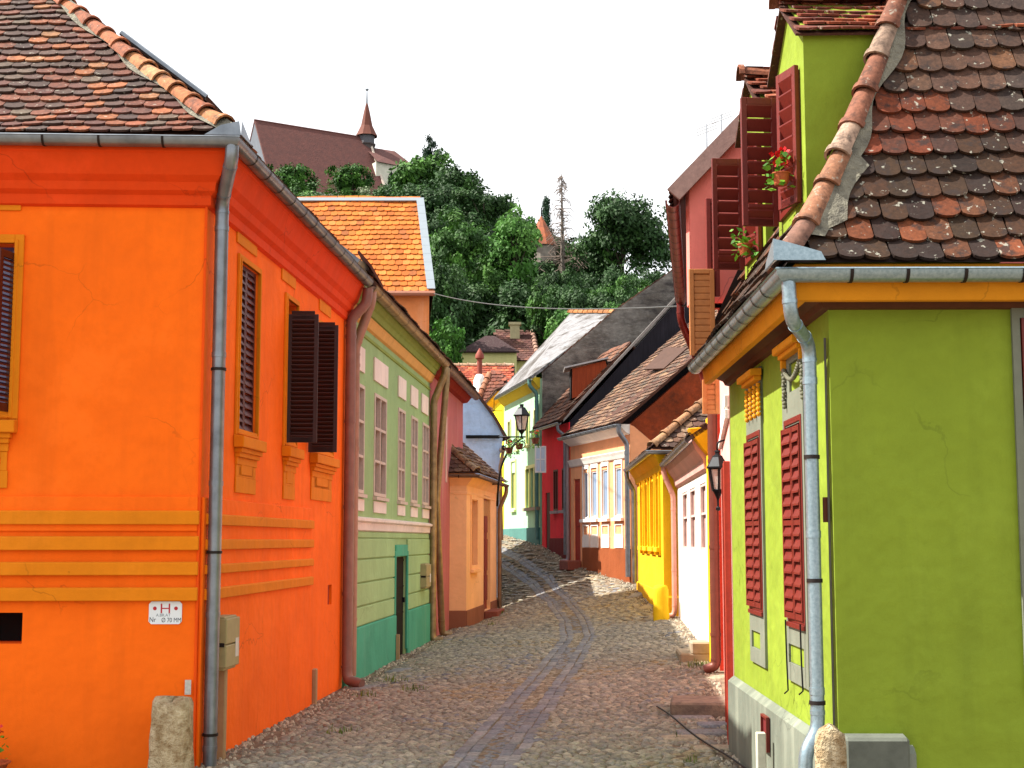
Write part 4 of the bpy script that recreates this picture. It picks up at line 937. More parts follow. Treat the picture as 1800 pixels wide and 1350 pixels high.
downpipe(HL, [(go.x, go.y, zL - .02), (go.x + .015, go.y, zat(560, 7.1)), (t0.x, t0.y, zat(600, 7.35)), (t0.x + .0, t0.y, zb_), (t0.x - .10, t0.y - .04, zb_ - .14), (t0.x - .11, t0.y - .05, -.3)], .05, zincblue, n=16, band=1.1, clampmat=strapm, label='galvanised downpipe at the lime corner', rl=.11)
mb = MB(); mb.tube([WL.P(.05, zL - .45, .02), WL.P(.05, zp + .02, .02)], .009, 6); mb.build('cable', simple('cable_grey', '57544c', .6), HL)
mb = MB(); r_ = wr(WL, 1457, 874, 1463, 918); mb.box(WL, .07, .12, r_[2], r_[3], .02, .05); mb.build('pipe_bracket', simple('rust', '5e2f1a', .9), HL)
# dormers
def dormer(y0, y1, label):
    ym = (y0 + y1) / 2; x = (interp([(7.37, LA.x), (11.1, LB.x)], ym) if False else LA.x + (LB.x - LA.x) * ((ym * S - LA.y) / (LB.y - LA.y)))
    Wd = Wall(Vector((x, y0 * S)), Vector((x, y1 * S)), (-1, 0)); L = Wd.L; ze_ = zat(60, 7.9) + .05; zr_ = ze_ + .42; zb = zL + .3
    mb = MB(); wd = .16; wz0, wz1 = zat(345, 7.95), zat(110, 7.9)
    facade(mb, Wd, 0, L, zb, ze_, [(wd, L - wd, wz0, wz1, .12)], th=1.6); mb.prism(Wd, [(0, ze_), (L, ze_), (L / 2, zr_)], 0, -2.2)
    dd = mb.build('dormer', lime, HL, label=label)
    dd['label'] = label
    mb = MB(); pr = [(0, 0), (L / 2 + .08, .42 + .057)]
    sA = Slope(Wd.P(-.08, ze_ - .05, .07), (1, 0), (0, 1), pr); sB = Slope(Wd.P(L + .08, ze_ - .05, .07), (1, 0), (0, -1), pr)
    pt_ = palette(('8f4a34', 3), ('a65a3c', 2), ('7a4032', 3)); tiles(mb, sA, lambda h: 0, lambda h: 2.2, .17, .13, pt_, th=.02); tiles(mb, sB, lambda h: 0, lambda h: 2.2, .17, .13, pt_, th=.02)
    for s_ in (sA, sB): mb.slab([s_.P(0, 0, -.03), s_.P(2.2, 0, -.03), s_.P(2.2, s_.R, -.03), s_.P(0, s_.R, -.03)], .02, rgb('5a3428'))
    caps(mb, [sA.P(-.03, sA.R, .02), sA.P(2.1, sA.R, .02)], .1, .38, [rgb('b0705a'), rgb('a8664a')]); mb.build('dormer_roof', tilem, dd)
    mb = MB(); sl2 = [Wd.P(0, ze_ - .02, .0), ]; rframe(mb, Wd, (wd, L - wd, wz0, wz1), .06, -.06, .03, mull=(.5,), trans=(.6,)); mb.build('window_frame', redp, dd, bevel=.004)
    mb = MB(); mb.box(Wd, wd, L - wd, wz0, wz1, -.1, -.095); mb.build('pane', glassm, dd)
    hw_ = (L - 2 * wd) / 2
    for u, tx, ty in ((L - wd + .02, -1, -.08), (wd - .02, -.3, .95)):
        p_ = Wd.P(u, 0, .03); q_ = Vector((p_.x + tx * .31, p_.y + ty * .31))
        ws = Wall(p_[:2], q_, (0, -1)); mb = MB(); louvre(mb, ws, (0, ws.L, wz0 - .03, wz1 + .03), -.02, th=.04, st=.05, pitch=.115, tilt=-.095, rail=(.03,), slat=.015); mb.build('shutter', redp, dd, bevel=.003)
    return Wd, wz0
D1, dz1 = dormer(7.9, 8.74, 'nearer lime dormer with its red shutters swung open')
D2, dz2 = dormer(9.3, 10.16, 'farther lime dormer with its red shutters swung open')
for Wd, z0, lb, nf in ((D1, dz1, 'pot of red geraniums on the sill of the nearer lime dormer', 9), (D2, dz2, 'pot of trailing greenery on the sill of the farther lime dormer', 0)):
    p_ = Wd.P(.2, z0 - .05 if nf == 0 else z0 + .12, .16); plant_pot('potted_plant', lb, p_, .07, .1, simple('terracotta', 'b4582f', .8), geran, 60, .13, nf, .14, seed=nf + 3)
cs = pt(1450, 6.98); stone('guard_stone', 'sand-coloured guard stone under the lime corner downpipe', (cs.x, cs.y, -.35), zat(1282, 6.95) + .35, .1, .1, stm, 5)
q0 = wr(WLF, 1486, 1292, 1600, 1400, .12); mb = MB(); mb.box(WLF, q0[0], q0[1], -.5, q0[3], .002, .14, .02); tag(mb.build('stone_block', simple('block_grey', '62665c', .9, 0, .3, 8, .5), None, bevel=.02, base=WLF.P(q0[0], 0)), 'dark grey rendered block at the foot of the lime front', 'block')
um = WL.pix(1333, 1290, .2)[0]; mb = MB(); mb.box(WL, um - .04, um + .04, -.05, WL.pix(1334, 1288, .2)[1], .14, .22); tag(mb.build('post', simple('post_white', 'c4c1b0', .7, 0, .3, 12, .2), None, bevel=.008, base=WL.P(um, 0, .18)), 'short pale post before the grey plinth of the lime house', 'post')
c0, c1 = gpt(1155, 1249), gpt(1296, 1350); mb = MB(); mb.tube([(*(c0.xy.lerp(c1.xy, t)), G(*(c0.xy.lerp(c1.xy, t))) + .05 + .012 * math.sin(t * 9)) for t in np.linspace(0, 1.25, 14)], .011, 6); tag(mb.build('cable', simple('cable_black', '141414', .6), None, smooth='all', base=c0), 'black cable lying across the cobbles by the lime house', 'cable')

# ------------------------------------------------------------------ the red house with the jettied storey
salm = plaster('plaster_salmon', 'f0857a', .9); redw = plaster('plaster_brick_red', 'c03a22', .85); pink = plaster('plaster_pink', 'e8b0a6', .9)
RA = LB + (LB - LA).normalized() * .06; RB = pt(1268, 16.3); WR = Wall(RA, RB); HR = thing('town_house', 'tall red house with a jettied upper storey behind the lime roof', 'house', (RA.x, RA.y, 0))
zj = zat(527, 11.0); zeR = zat(312, 10.95); ovh = .4
dA = wr(WR, 1270, 830, 1280, 1190); mb = MB()
facade(mb, WR, 0, WR.L, -.3, zj, [(.55, 1.55, -.3, zat(820, 11.6), .2)], th=4.5); mb.build('lower_wall', pink, HR, merge=True)
WRU = WR.off(ovh); WG = Wall(WRU.P(0, 0)[:2], WRU.P(0, 0)[:2] + Vector((5, 0)) if False else (WRU.P(0, 0).x + 5, WRU.P(0, 0).y), (0, -1))
mb = MB(); mb.prism(WG, [(0, zj), (5, zj), (5, zeR + 5.2), (.12, zeR + .1), (0, zeR)], 0, -.3); mb.build('gable', salm, HR, merge=True, bevel=.01)
mb = MB(); JL = .45; mb.quad(WRU.P(0, zj), WRU.P(JL, zj), WRU.P(JL, zeR), WRU.P(0, zeR)); mb.quad(WRU.P(0, zj), WRU.P(JL, zj), WR.P(JL, zj), WR.P(0, zj)); mb.quad(WRU.P(JL, zj), WR.P(JL, zj), WR.P(JL, zeR), WRU.P(JL, zeR)); mb.quad(WR.P(JL, zj - .01), WR.P(WR.L, zj - .01), WR.P(WR.L, zeR), WR.P(JL, zeR)); mb.build('jetty', redw, HR)
mb = MB(); c_ = WRU.P(0, 0); prR = [(0, 0), (3.6, 3.8)]; sR = Slope((c_.x - .2, c_.y - .1, zeR - .12), WR.t, (1, 0), prR)
tiles(mb, sR, lambda h: 0, lambda h: WR.L, .19, .17, palD); rr_ = mb.build('roof', tilem, HR)
mb = MB(); mb.slab([sR.P(0, 0, -.02), sR.P(WR.L, 0, -.02), sR.P(WR.L, sR.R, -.02), sR.P(0, sR.R, -.02)], .05); mb.build('roof_boarding', simple('roof_board', '4a2a1c', .9), rr_)
mb = MB(); vb = [sR.P(-.03, 0, .06), sR.P(-.03, sR.R, .06), sR.P(-.03, sR.R, -.12), sR.P(-.03, 0, -.12)]; mb.slab(vb, .05); mb.build('bargeboard', simple('board_greyrose', '9a7a72', .85, 0, .3, 14, .3), rr_)
redgut = simple('gutter_oxblood', '6e231c', .45, .2, .25, 6, .1)
gutter(HR, [WRU.P(-.1, 0)[:2], WRU.P(WR.L * .92, 0)[:2]], 1, zeR - .2, .1, .075, [redgut, strapm], .4)
pe = WRU.P(WR.L * .9, zeR - .2, .18); downpipe(HR, [pe, pe - Vector((0, 0, .3)), WR.P(WR.L - .25, zeR - 1.3, .25), WR.P(WR.L - .25, zj - .6, .12)], .06, redgut, label='oxblood downpipe under the upper eave')
# open wooden shutters seen face-on
tan = planks('shutter_tan', 'c9844a', 'a55e2c', .1)
def panel_shutter(px0, py0, px1, py1, d, mats, label, rail=()):
    p0 = atd(px0, 950, d); p1 = atd(px1, 950, d); ws = Wall(p0[:2], p1[:2], (0, -1)); z0, z1 = zat(py1, d), zat(py0, d)
    mb = MB(); L = ws.L; mb.box(ws, .05, L - .04, z0 + .05, z1 - .05, .004, .02)
    n = max(3, int((z1 - z0) / .075))
    for i in range(n): a = z0 + .05 + (z1 - z0 - .1) * i / n; mb.box(ws, .05, L - .04, a, a + (z1 - z0 - .1) / n - .006, .02, .03, .008)
    rframe(mb, ws, (0, L, z0, z1), .05, 0, .045); return mb.build('shutter', mats, HR, bevel=.004, label=label)
panel_shutter(1217, 474, 1262, 625, 10.95, simple('tan_board', 'c07a42', .6, 0, .25, 12, .2), 'upper tan slatted shutter')
panel_shutter(1238, 668, 1268, 728, 12.2, simple('tan_board', 'c07a42', .6, 0, .25, 12, .2), 'lower tan slatted shutter')
panel_shutter(1249, 350, 1272, 522, 11.0, simple('shutter_maroon', '7a221a', .55, 0, .25, 12, .2), 'closed maroon shutter')
mb = MB(); mb.box(WR, .55, 1.55, -.3, zat(820, 11.6), -.2, -.15); dr = mb.build('gate', simple('gate_maroon', '4a120c', .6, 0, .3, 8, .2), HR)
mb = MB()
for u, w_ in ((.1, .13), (.5, .07), (1.55, .08)): mb.box(WR, u, u + w_, -.1, zat(815, 11.6), .001, .07)
mb.build('gate_post', simple('post_red', 'a0301a', .6, 0, .3, 9, .2), HR, bevel=.006)
bpip = simple('pipe_brown', '7a4538', .45, .35, .25, 6, .1)
pu = WR.L * .88; p_ = WR.P(pu, 0, .12); zg_ = G(p_.x - .2, p_.y)
downpipe(HR, [WR.P(pu, zj + .2, .12), WR.P(pu, zg_ + .1, .12), WR.P(pu, zg_ + .05, .3)], .075, bpip, label='thick brown downpipe of the red house')
mb = MB(); mb.box(WR, pu + .25, pu + .42, zg_ - .1, zj + .0, .001, .06); mb.build('pilaster', redw, HR)
# white quoin blocks near the eave
mb = MB()
for i, (y0, y1, x0, x1) in enumerate(((700, 722, 1272, 1288), (735, 752, 1268, 1288))): r = wr(WR, x0, y0, x1, y1); mb.box(WR, max(.02, r[0]), r[1], r[2], r[3], .001, .05)
mb.build('quoin', plaster('plaster_white', 'eae4dc', .92), HR, bevel=.006)
# wall lantern
def lantern(t, c, h, r, sides=6, ov=1.25):
    # c = bottom centre of glass body; tapered glazed body with roof
    m = MB(); gl = MB(); x, y, z = c; ang = [2 * math.pi * j / sides + math.pi / sides for j in range(sides)]
    b = [Vector((x + r * .58 * math.cos(a), y + r * .58 * math.sin(a), z)) for a in ang]; tp = [Vector((x + r * math.cos(a), y + r * math.sin(a), z + h)) for a in ang]
    for i in range(sides): m.tube([b[i], tp[i]], .016, 5); j = (i + 1) % sides; m.tube([b[i], b[j]], .016, 5); m.tube([tp[i], tp[j]], .02, 5); gl.add([b[i], b[j], tp[j], tp[i]], [(0, 1, 2, 3)])
    def ring(q, zz): return [(x + q * math.cos(a), y + q * math.sin(a), zz) for a in ang]
    prof = [(r * ov, z + h), (r * ov, z + h + .02), (r * .62, z + h + h * .5), (r * .58, z + h + h * .56), (r * .3, z + h + h * .62), (r * .26, z + h + h * .72), (r * .34, z + h + h * .76), (r * .3, z + h + h * .82), (0.01, z + h + h * .84)]
    vs = []; 
    for q, zz in prof: vs += ring(q, zz)
    m.add(vs, [(g * sides + j, g * sides + (j + 1) % sides, (g + 1) * sides + (j + 1) % sides, (g + 1) * sides + j) for g in range(len(prof) - 1) for j in range(sides)] + [range(sides)])
    m.lathe([(r * .58, z), (r * .35, z - .05), (r * .12, z - .12), (r * .1, z - .2), (r * .25, z - .22), (r * .25, z - .25), (.01, z - .26)], x, y, 8)
    m.build('lantern_frame', iron, t); 
    gm_, n_, pp = newmat('lantern_glass') if 'lantern_glass' not in MATS else (MATS['lantern_glass'], None, None)
    if n_: pp.inputs['Base Color'].default_value = (.75, .66, .6, 1); pp.inputs['Roughness'].default_value = .25; pp.inputs['Transmission Weight'].default_value = .55; MATS['lantern_glass'] = gm_
    gl.build('lantern_glass', gm_, t)
    k = MB(); k.lathe([(.01, z + .02), (r * .22, z + h * .2), (r * .26, z + h * .5), (r * .1, z + h * .75), (.01, z + h * .78)], x, y, 10); k.build('bulb', simple('bulb_white', 'd9cfc4', .4, 0, .05, 5, 0), t, smooth='all')
cl = atd(1262, 862, 13.2); t = thing('wall_lantern', 'dark lantern on the brown downpipe beside the lime house', 'lantern', (cl.x, cl.y, cl.z)); lantern(t, (cl.x, cl.y, cl.z), .28, .12)
mb = MB(); up = WR.pix(1285, 800)[0]; mb.tube(fillet([(cl.x, cl.y, cl.z + .5), (cl.x, cl.y, cl.z + .62), (cl.x + .2, cl.y, cl.z + .66), (cl.x + .36, cl.y, cl.z + .5)], .1), .012, 6); mb.build('bracket', iron, t, smooth='all')
# stone steps and ledge
sw = simple('step_stone', '8d7a66', .9, 0, .35, 8, .6, c2='5d5048', bd=.02)
def block(W, u0, u1, z0, z1, d0, d1, label, name='stone_step', cat='step', mat=sw, bev=.025):
    m = MB(); m.box(W, u0, u1, z0, z1, d0, d1); o = m.build(name, mat, None, bevel=bev, base=W.P(u0, z0)); tag(o, label, cat); return o
u0 = WR.pix(1287, 1240)[0]; zs0 = G(WR.P(1.3, 0, .4).x, WR.P(1.3, 0, .4).y)
block(WR, 2.1, 2.95, -.05, zs0 + .2, .01, .72, 'worn brown stone doorstep projecting beside the lime plinth'); 

# ------------------------------------------------------------------ white house
wht = plaster('plaster_chalk', 'e6d9d2', .93, sf=.25, stain='b9a193'); amb = plaster('plaster_yellow', 'f2b70c', .9)
WA, WB = pt(1250, 16.5), pt(1192, 22.4); WW = Wall(WA, WB); HW = thing('town_house', 'narrow chalk white house with pinkish window strips beside the yellow house', 'house', (WA.x, WA.y, 0)); zW = zat(770, 16.9) 
wi = [wr(WW, *q) for q in ((1200, 862, 1208, 965), (1213, 858, 1222, 963), (1231, 852, 1241, 962))]
zz0 = min(q[2] for q in wi); zz1 = sum(q[3] for q in wi) / 3; mb = MB(); facade(mb, WW, .35, WW.L, -.2, zW, [(a, b, zz0, zz1, .08) for a, b, _, _ in wi], th=4); mb.build('wall', wht, HW, merge=True)
mb = MB(); mb.box(WW, 0, .35, -.2, zW + .3, -.3, .03); mb.sweep([WW.P(0, 0)[:2], WW.P(.35, 0)[:2]], 1, [(.03, zW - .3), (.1, zW - .22), (.3, zW + .05), (.34, zW + .12), (.03, zW + .14)], closed=True); mb.build('pilaster', amb, HW, bevel=.01)
for a, b, _, _ in wi:
    mb = MB(); rframe(mb, WW, (a, b, zz0, zz1), .05, -.05, -.01, trans=(.55,)); wn = mb.build('window', simple('frame_pinkgrey', 'd8c0b8', .7), HW); mb = MB(); mb.box(WW, a, b, zz0, zz1, -.07, -.065); mb.build('pane', simple('blind_rose', 'cfa49c', .6), wn)
mb = MB(); mb.sweep([WW.P(.35, 0)[:2], WW.P(WW.L, 0)[:2]], 1, [(0, zW - .55), (.06, zW - .5), (.08, zW - .36), (.2, zW - .2), (.26, zW - .05), (.26, zW), (0, zW)], closed=True); mb.build('cornice', plaster('plaster_dusky', 'dba59a', .9), HW)
slw, rfw = plain_roof(HW, WW, 0, WW.L, zW + .03, .3, [(0, 0), (3.4, 2.2)], palK)
gutter(HW, [WW.P(.3, 0)[:2], WW.P(WW.L, 0)[:2]], 1, zW - .03, .24, .07, [zinc, strapm], .45)
gz = G(WB.x - .2, WB.y); simple_pipe(HW, WW, WW.L - .15, zW - .02, gz, simple('pipe_pink', 'd99a88', .6, .1, .2, 6, .1), .055, .3, .7)
p_ = WW.P(.6, 0, .3); gz = G(p_.x, p_.y); block(WW, .25, 1.35, gz - .1, gz + .12, .01, .5, 'lower pale stone step before the white house', mat=simple('step_pale', 'a8977e', .9, 0, .3, 8, .5)); block(WW, .25, .8, gz + .1, gz + .3, .01, .32, 'upper pale stone step before the white house', mat=simple('step_pale', 'a8977e', .9, 0, .3, 8, .5))

# ------------------------------------------------------------------ yellow house
yel = plaster('plaster_sun', 'f4c21a', .92); YA, YB = pt(1166, 22.5), pt(1121, 28.3); YC = Vector((WB.x + 1.6, YA.y + .02)); WY, WYF = Wall(YA, YB), Wall(YA, YC, (0, -1)); zY = zat(790, 22.2)
HY = thing('town_house', 'bright yellow house with narrow pilastered windows and a hipped roof', 'house', (YA.x, YA.y, .4))
yw = [wr(WY, *q) for q in ((1128, 852, 1132, 955), (1136, 850, 1141, 957), (1146, 846, 1152, 962), (1156, 842, 1161, 965))]
zz0 = sum(q[2] for q in yw) / 4; zz1 = sum(q[3] for q in yw) / 4; mb = MB(); facade(mb, WY, 0, WY.L, -.2, zY, [(a, b, zz0, zz1, .12) for a, b, _, _ in yw], th=.4, close=False); facade(mb, WYF, 0, WYF.L, -.2, zY, [], close=False); mb.build('wall', yel, HY, merge=True)
for a, b, _, _ in yw:
    mb = MB(); mb.box(WY, a - .07, a - .01, zz0 - .2, zz1 + .15, .001, .05); mb.box(WY, b + .01, b + .07, zz0 - .2, zz1 + .15, .001, .05); mb.box(WY, a - .09, b + .09, zz0 - .12, zz0 - .02, .05, .11); wn = mb.build('window', yel, HY, bevel=.005); mb = MB(); mb.box(WY, a, b, zz0, zz1, -.11, -.105); mb.build('pane', simple('blind_yellow', 'b98a1c', .6), wn)
mb = MB(); zp_ = zat(1030, 25.4); mb.box(WY, -.02, WY.L, -.2, zat(1035, 24), .001, .05); mb.box(WYF, .0, .6, -.2, zat(1035, 24) - .1, .001, .03); mb.build('plinth', yel, HY, bevel=.012)
mb = MB(); mb.sweep([YC, YA, YB], 1, [(0, zY - .45), (.05, zY - .42), (.07, zY - .3), (.2, zY - .1), (.24, zY), (0, zY + .02)], closed=True); mb.build('cornice', yel, HY)
yc = YA + WY.n * .28 + WYF.n * .28; y1 = Slope((yc.x, yc.y, zY + .04), WYF.t, (0, 1), [(0, 0), (2.4, 2.0)]); y2 = Slope((yc.x, yc.y, zY + .04), WY.t, (1, 0), [(0, 0), (2.4, 2.0)])
mb = MB(); tiles(mb, y1, lambda h: h + .05, lambda h: 3.2, .2, .19, palK); tiles(mb, y2, lambda h: h + .05, lambda h: WY.L, .2, .19, palK); ry = mb.build('roof', tilem, HY)
mb = MB(); dn = Vector((0, 0, -.02)); a, b, c, d = y1.P(0, 0) + dn, y1.P(3.2, 0) + dn, y1.P(3.2, y1.R) + dn, y1.P(2.4, y1.R) + dn; e_, f_ = y2.P(WY.L, 0) + dn, y2.P(WY.L, y2.R) + dn; mb.quad(a, b, c, d); mb.quad(a, d, f_, e_); mb.build('roof_boarding', simple('roof_board', '4a2a1c', .9), ry)
mb = MB(); caps(mb, [y1.P(y1.at(r)[0], r, .03) for r in (.05, 1.2, 2.9)], .11, .42, [rgb('c89a70'), rgb('b5835c')]); mb.build('hip_cap', capm, ry, smooth=True)
gutter(HY, [YC, YA, YB], 1, zY - .03, .24, .07, [zinc, strapm], .45)
simple_pipe(HY, WY, WY.L - .12, zY - .02, G(YB.x, YB.y), zinc, .06, .3, .6, foot=False)
cs = pt(1165, 22.15); stone('guard_stone', 'yellow painted guard stone at the yellow house corner', (cs.x - .05, cs.y, G(cs.x, cs.y)), zat(1030, 22.2) - G(cs.x, cs.y), .16, .15, yel, 4)

# ------------------------------------------------------------------ apricot house with white window surrounds
apr = plaster('plaster_apricot_pink', 'efa678', .92); wtr = plaster('plaster_white', 'eae4dc', .92); brk = blotch('render_rust', '9a4222', '6a3018', '843a1e', 1.1, .4, .62); choc = plaster('plaster_chocolate', '8f4a24', .85)
QA, QB = pt(1109, 29.0), pt(1003, 33.0); WQ = Wall(QA, QB); QC = QA + Vector((5.5, .9)); WQG = Wall(QA, QC, (0, -1)); zQ = zat(745, 28.9)
HQ = thing('town_house', 'apricot house with tall white-framed windows and a rust coloured gable', 'house', (QA.x, QA.y, .9))
qw = [wr(WQ, *q) for q in ((1026, 832, 1035, 908), (1040, 828, 1051, 910), (1059, 826, 1070, 912), (1082, 820, 1094, 905))]; qd = wr(WQ, 1009, 842, 1020, 985)
zz0 = sum(q[2] for q in qw) / 4; zz1 = sum(q[3] for q in qw) / 4
mb = MB(); facade(mb, WQ, 0, WQ.L, -.2, zQ, [(a, b, zz0, zz1, .14) for a, b, _, _ in qw] + [(qd[0], qd[1], qd[2] - .3, qd[3], .08)], th=4); mb.build('wall', apr, HQ, merge=True)
zpq = zat(964, 30.5)
mb = MB(); mb.box(WQ, -.02, qd[0] - .3, -.2, zpq, .001, .04); mb.build('plinth', choc, HQ, bevel=.01)
mb = MB(); mb.sweep([WQ.P(.1, 0)[:2], WQ.P(WQ.L, 0)[:2]], 1, [(0, zQ - .95), (.05, zQ - .92), (.09, zQ - .82), (.13, zQ - .74), (0, zQ - .7)], closed=True); mb.sweep([WQ.P(0, 0)[:2], WQ.P(WQ.L, 0)[:2]], 1, [(0, zQ - .28), (.1, zQ - .24), (.28, zQ - .06), (.28, zQ), (0, zQ)], closed=True); mb.build('cornice', wtr, HQ)
for a, b, _, _ in qw:
    mb = MB(); rframe(mb, WQ, (a - .06, b + .06, zz0 - .05, zz1 + .16), .06, .001, .035); rframe(mb, WQ, (a - .06, b + .06, zz1 + .16, zQ - .96), .06, .001, .03); mb.box(WQ, a - .12, b + .12, zz0 - .14, zz0 - .04, .001, .11, .01)
    rframe(mb, WQ, (a - .05, b + .05, zpq + .35, zz0 - .2), .06, .001, .03); mb.box(WQ, a - .08, b + .08, zpq + .02, zpq + .35, .001, .035); sr = mb.build('window', wtr, HQ, bevel=.004)
    mb = MB(); rframe(mb, WQ, (a, b, zz0, zz1), .04, -.06, -.02); mb.build('frame', simple('frame_white', 'dcdcdc', .5, 0, .05, 6, 0), sr); mb = MB(); mb.box(WQ, a, b, zz0, zz1, -.07, -.05); mb.build('pane', simple('pane_sky_reflection', '8599b3', .35, 0, .08, 2, 0), sr)  # bright reflection of the glass put into the panes' flat pale blue
mb = MB(); mb.box(WQ, qd[0], qd[1], qd[2] - .1, qd[3], -.075, -.04)
for z0, z1 in ((.08, .36), (.42, .68), (.74, .95)): mb.box(WQ, qd[0] + .1, qd[1] - .1, qd[2] + (qd[3] - qd[2]) * z0, qd[2] + (qd[3] - qd[2]) * z1, -.04, -.02)
mb.build('door', simple('door_crimson', 'a3200f', .5, 0, .25, 9), HQ, bevel=.005)
block(WQ, qd[0] - .15, qd[1] + .15, qd[2] - .3, qd[2], .01, .45, 'brick-red doorstep of the apricot house', mat=simple('step_brick', '8b4a3c', .85, 0, .3, 9, .4))
rs_ = .86; mb = MB(); mb.prism(WQG, [(0.0, -.2), (5.6, -.2), (5.6, zQ + .0 + 5.6 * rs_), (0, zQ)], -.002, -.35); mb.build('gable', brk, HQ)
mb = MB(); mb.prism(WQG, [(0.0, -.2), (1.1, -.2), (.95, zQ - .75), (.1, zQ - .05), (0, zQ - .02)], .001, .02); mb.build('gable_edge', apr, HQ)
slq, rfq = plain_roof(HQ, WQ, -.15, WQ.L, zQ + .06, .34, [(0, 0), (.3, .22), (5.9, 5.1)], palette(('7a5a48', 3), ('8a6650', 3), ('5f463a', 3), ('a07c60', 2), ('6a5a4c', 2)), w=.2, e=.2)
mb = MB(); mb.slab([slq.P(3.0, 2.6, .25), slq.P(3.0, 3.6, .32), slq.P(1.6, 3.6, .06), slq.P(1.6, 2.6, .06)], .04); mb.build('roof_hatch', simple('hatch_brown', '4a3024', .85), HQ)
gutter(HQ, [WQ.P(-.1, 0)[:2], WQ.P(WQ.L, 0)[:2]], 1, zQ - .02, .28, .075, [zinc, strapm], .5)
simple_pipe(HQ, WQ, -.02, zQ, G(QA.x, QA.y), zinc, .07, .34, .55, foot=False, label='grey downpipe at the near corner of the apricot house'); simple_pipe(HQ, WQ, WQ.L - .05, zQ - .1, G(QB.x, QB.y), simple('pipe_mauvegrey', '93858a', .45, .4, .2, 5, .1), .06, .1, .2)

# ------------------------------------------------------------------ crimson house
crm = plaster('plaster_crimson', 'ee2c3a', .9); mar = plaster('plaster_maroon', '6e1418', .85); DA, DB = pt(1001, 33.4), pt(953, 35.96); WD = Wall(DA, DB); zD = zat(742, 33.4)
HD = thing('town_house', 'crimson house with dark windows and a black timber gable', 'house', (DA.x, DA.y, 1.6))
dw_ = [wr(WD, 988, 822, 997, 896), wr(WD, 973, 826, 981, 898)]; dd_ = wr(WD, 959, 866, 967, 962)
zz0 = sum(q[2] for q in dw_) / 2; zz1 = sum(q[3] for q in dw_) / 2; mb = MB(); facade(mb, WD, 0, WD.L, 0, zD, [(a, b, zz0, zz1, .08) for a, b, _, _ in dw_] + [(dd_[0], dd_[1], dd_[2] - .3, dd_[3], .08)], th=4); mb.build('wall', crm, HD, merge=True)
mb = MB(); mb.box(WD, 0, dd_[0] - .02, 0, zat(946, 34), .001, .04); mb.build('plinth', mar, HD, bevel=.01); mb = MB(); mb.box(WD, dd_[0], dd_[1], dd_[2] - .2, dd_[3], -.075, -.04); mb.build('door', simple('door_maroon', '4a1012', .6), HD)
for a, b, _, _ in dw_:
    mb = MB(); rframe(mb, WD, (a, b, zz0, zz1), .06, -.05, .01, mull=(.5,)); wn = mb.build('window', simple('frame_maroon', '5a1416', .5), HD); mb = MB(); mb.box(WD, a, b, zz0, zz1, -.06, -.055); mb.build('pane', glassm, wn); mb = MB(); mb.box(WD, a - .08, b + .08, zz0 - .1, zz0 - .01, .001, .12); mb.build('sill', simple('sill_grey', '9a8f90', .7), wn)
DC = DA + Vector((5.6, .9)); WDG = Wall(DA, DC, (0, -1)); kx, kz = WDG.pix(1185, 537); rs_ = (kz - zD) / kx
timb = planks('timber_black', '2b2a33', '15131a', .16); mb = MB(); mb.prism(WDG, [(0, zD - .6), (5.6, zD - .6), (5.6, zD + 5.6 * rs_), (0, zD)], -.002, -.12); mb.build('timber_gable', timb, HD)
mb = MB(); mb.prism(WDG, [(-.2, zD + .12), (-.2, zD + .0), (5.7, zD + 5.7 * rs_ + .08), (5.7, zD + 5.7 * rs_ + .2)], .02, .1); mb.build('bargeboard', simple('board_weathered', '8f8a86', .85, 0, .3, 20, .3), HD)
sld, rfd = plain_roof(HD, WD, -.1, WD.L, zD + .05, .34, [(0, 0), (2.4, 2.4 * rs_)], palette(('8a5a44', 3), ('74503f', 3), ('9a6a50', 2), ('5a463c', 2)), w=.2, e=.22)
ub_ = [WDG.P(2.2, zD + 2.2 * rs_ + .05, -.05), WDG.P(5.7, zD + 5.7 * rs_ + .05, -.05)]; mb = MB(); mb.quad(ub_[0], ub_[1], ub_[1] + Vector((-.5, 3.5, -3.4)), ub_[0] + Vector((-.3, 3.0, -1.6))); mb.build('upper_slope', tilem_dark, HD)
gutter(HD, [WD.P(-.1, 0)[:2], WD.P(WD.L + .2, 0)[:2]], 1, zD - .03, .28, .065, [zinc, strapm], .6); simple_pipe(HD, WD, .15, zD - .03, G(DA.x, DA.y), zinc, .055, .34, .4, foot=False)
# timber dormer with tin roof; its planked cheek faces down the street
p = [atd(x, y, 33.6) for x, y in ((1006, 700), (1006, 648), (1064, 634), (1068, 650), (1040, 690))]
mb = MB(); y_ = p[0].y; q_ = [Vector((v.x, y_, v.z)) for v in p]; mb.slab(q_, .08); dm = mb.build('dormer', planks('timber_rust', '9a4420', '7a3018', .14), HD)
dm['label'] = 'rust-red planked dormer'
mb = MB(); mb.slab([q_[1] + Vector((-.25, -.12, .0)), q_[2] + Vector((.1, -.12, .06)), q_[2] + Vector((.1, 1.2, .06)), q_[1] + Vector((-.25, 1.2, .0))], .05); mb.build('dormer_roof', simple('tin', 'a9a5a4', .5, .4, .2, 6, .1), dm)
mb = MB(); mb.slab([q_[0] + Vector((0, .1, 0)), q_[1] + Vector((0, .1, 0)), q_[1] + Vector((0, 1.1, 0)), q_[0] + Vector((0, 1.1, 0))], .05); mb.build('dormer_front', blackhole, dm)

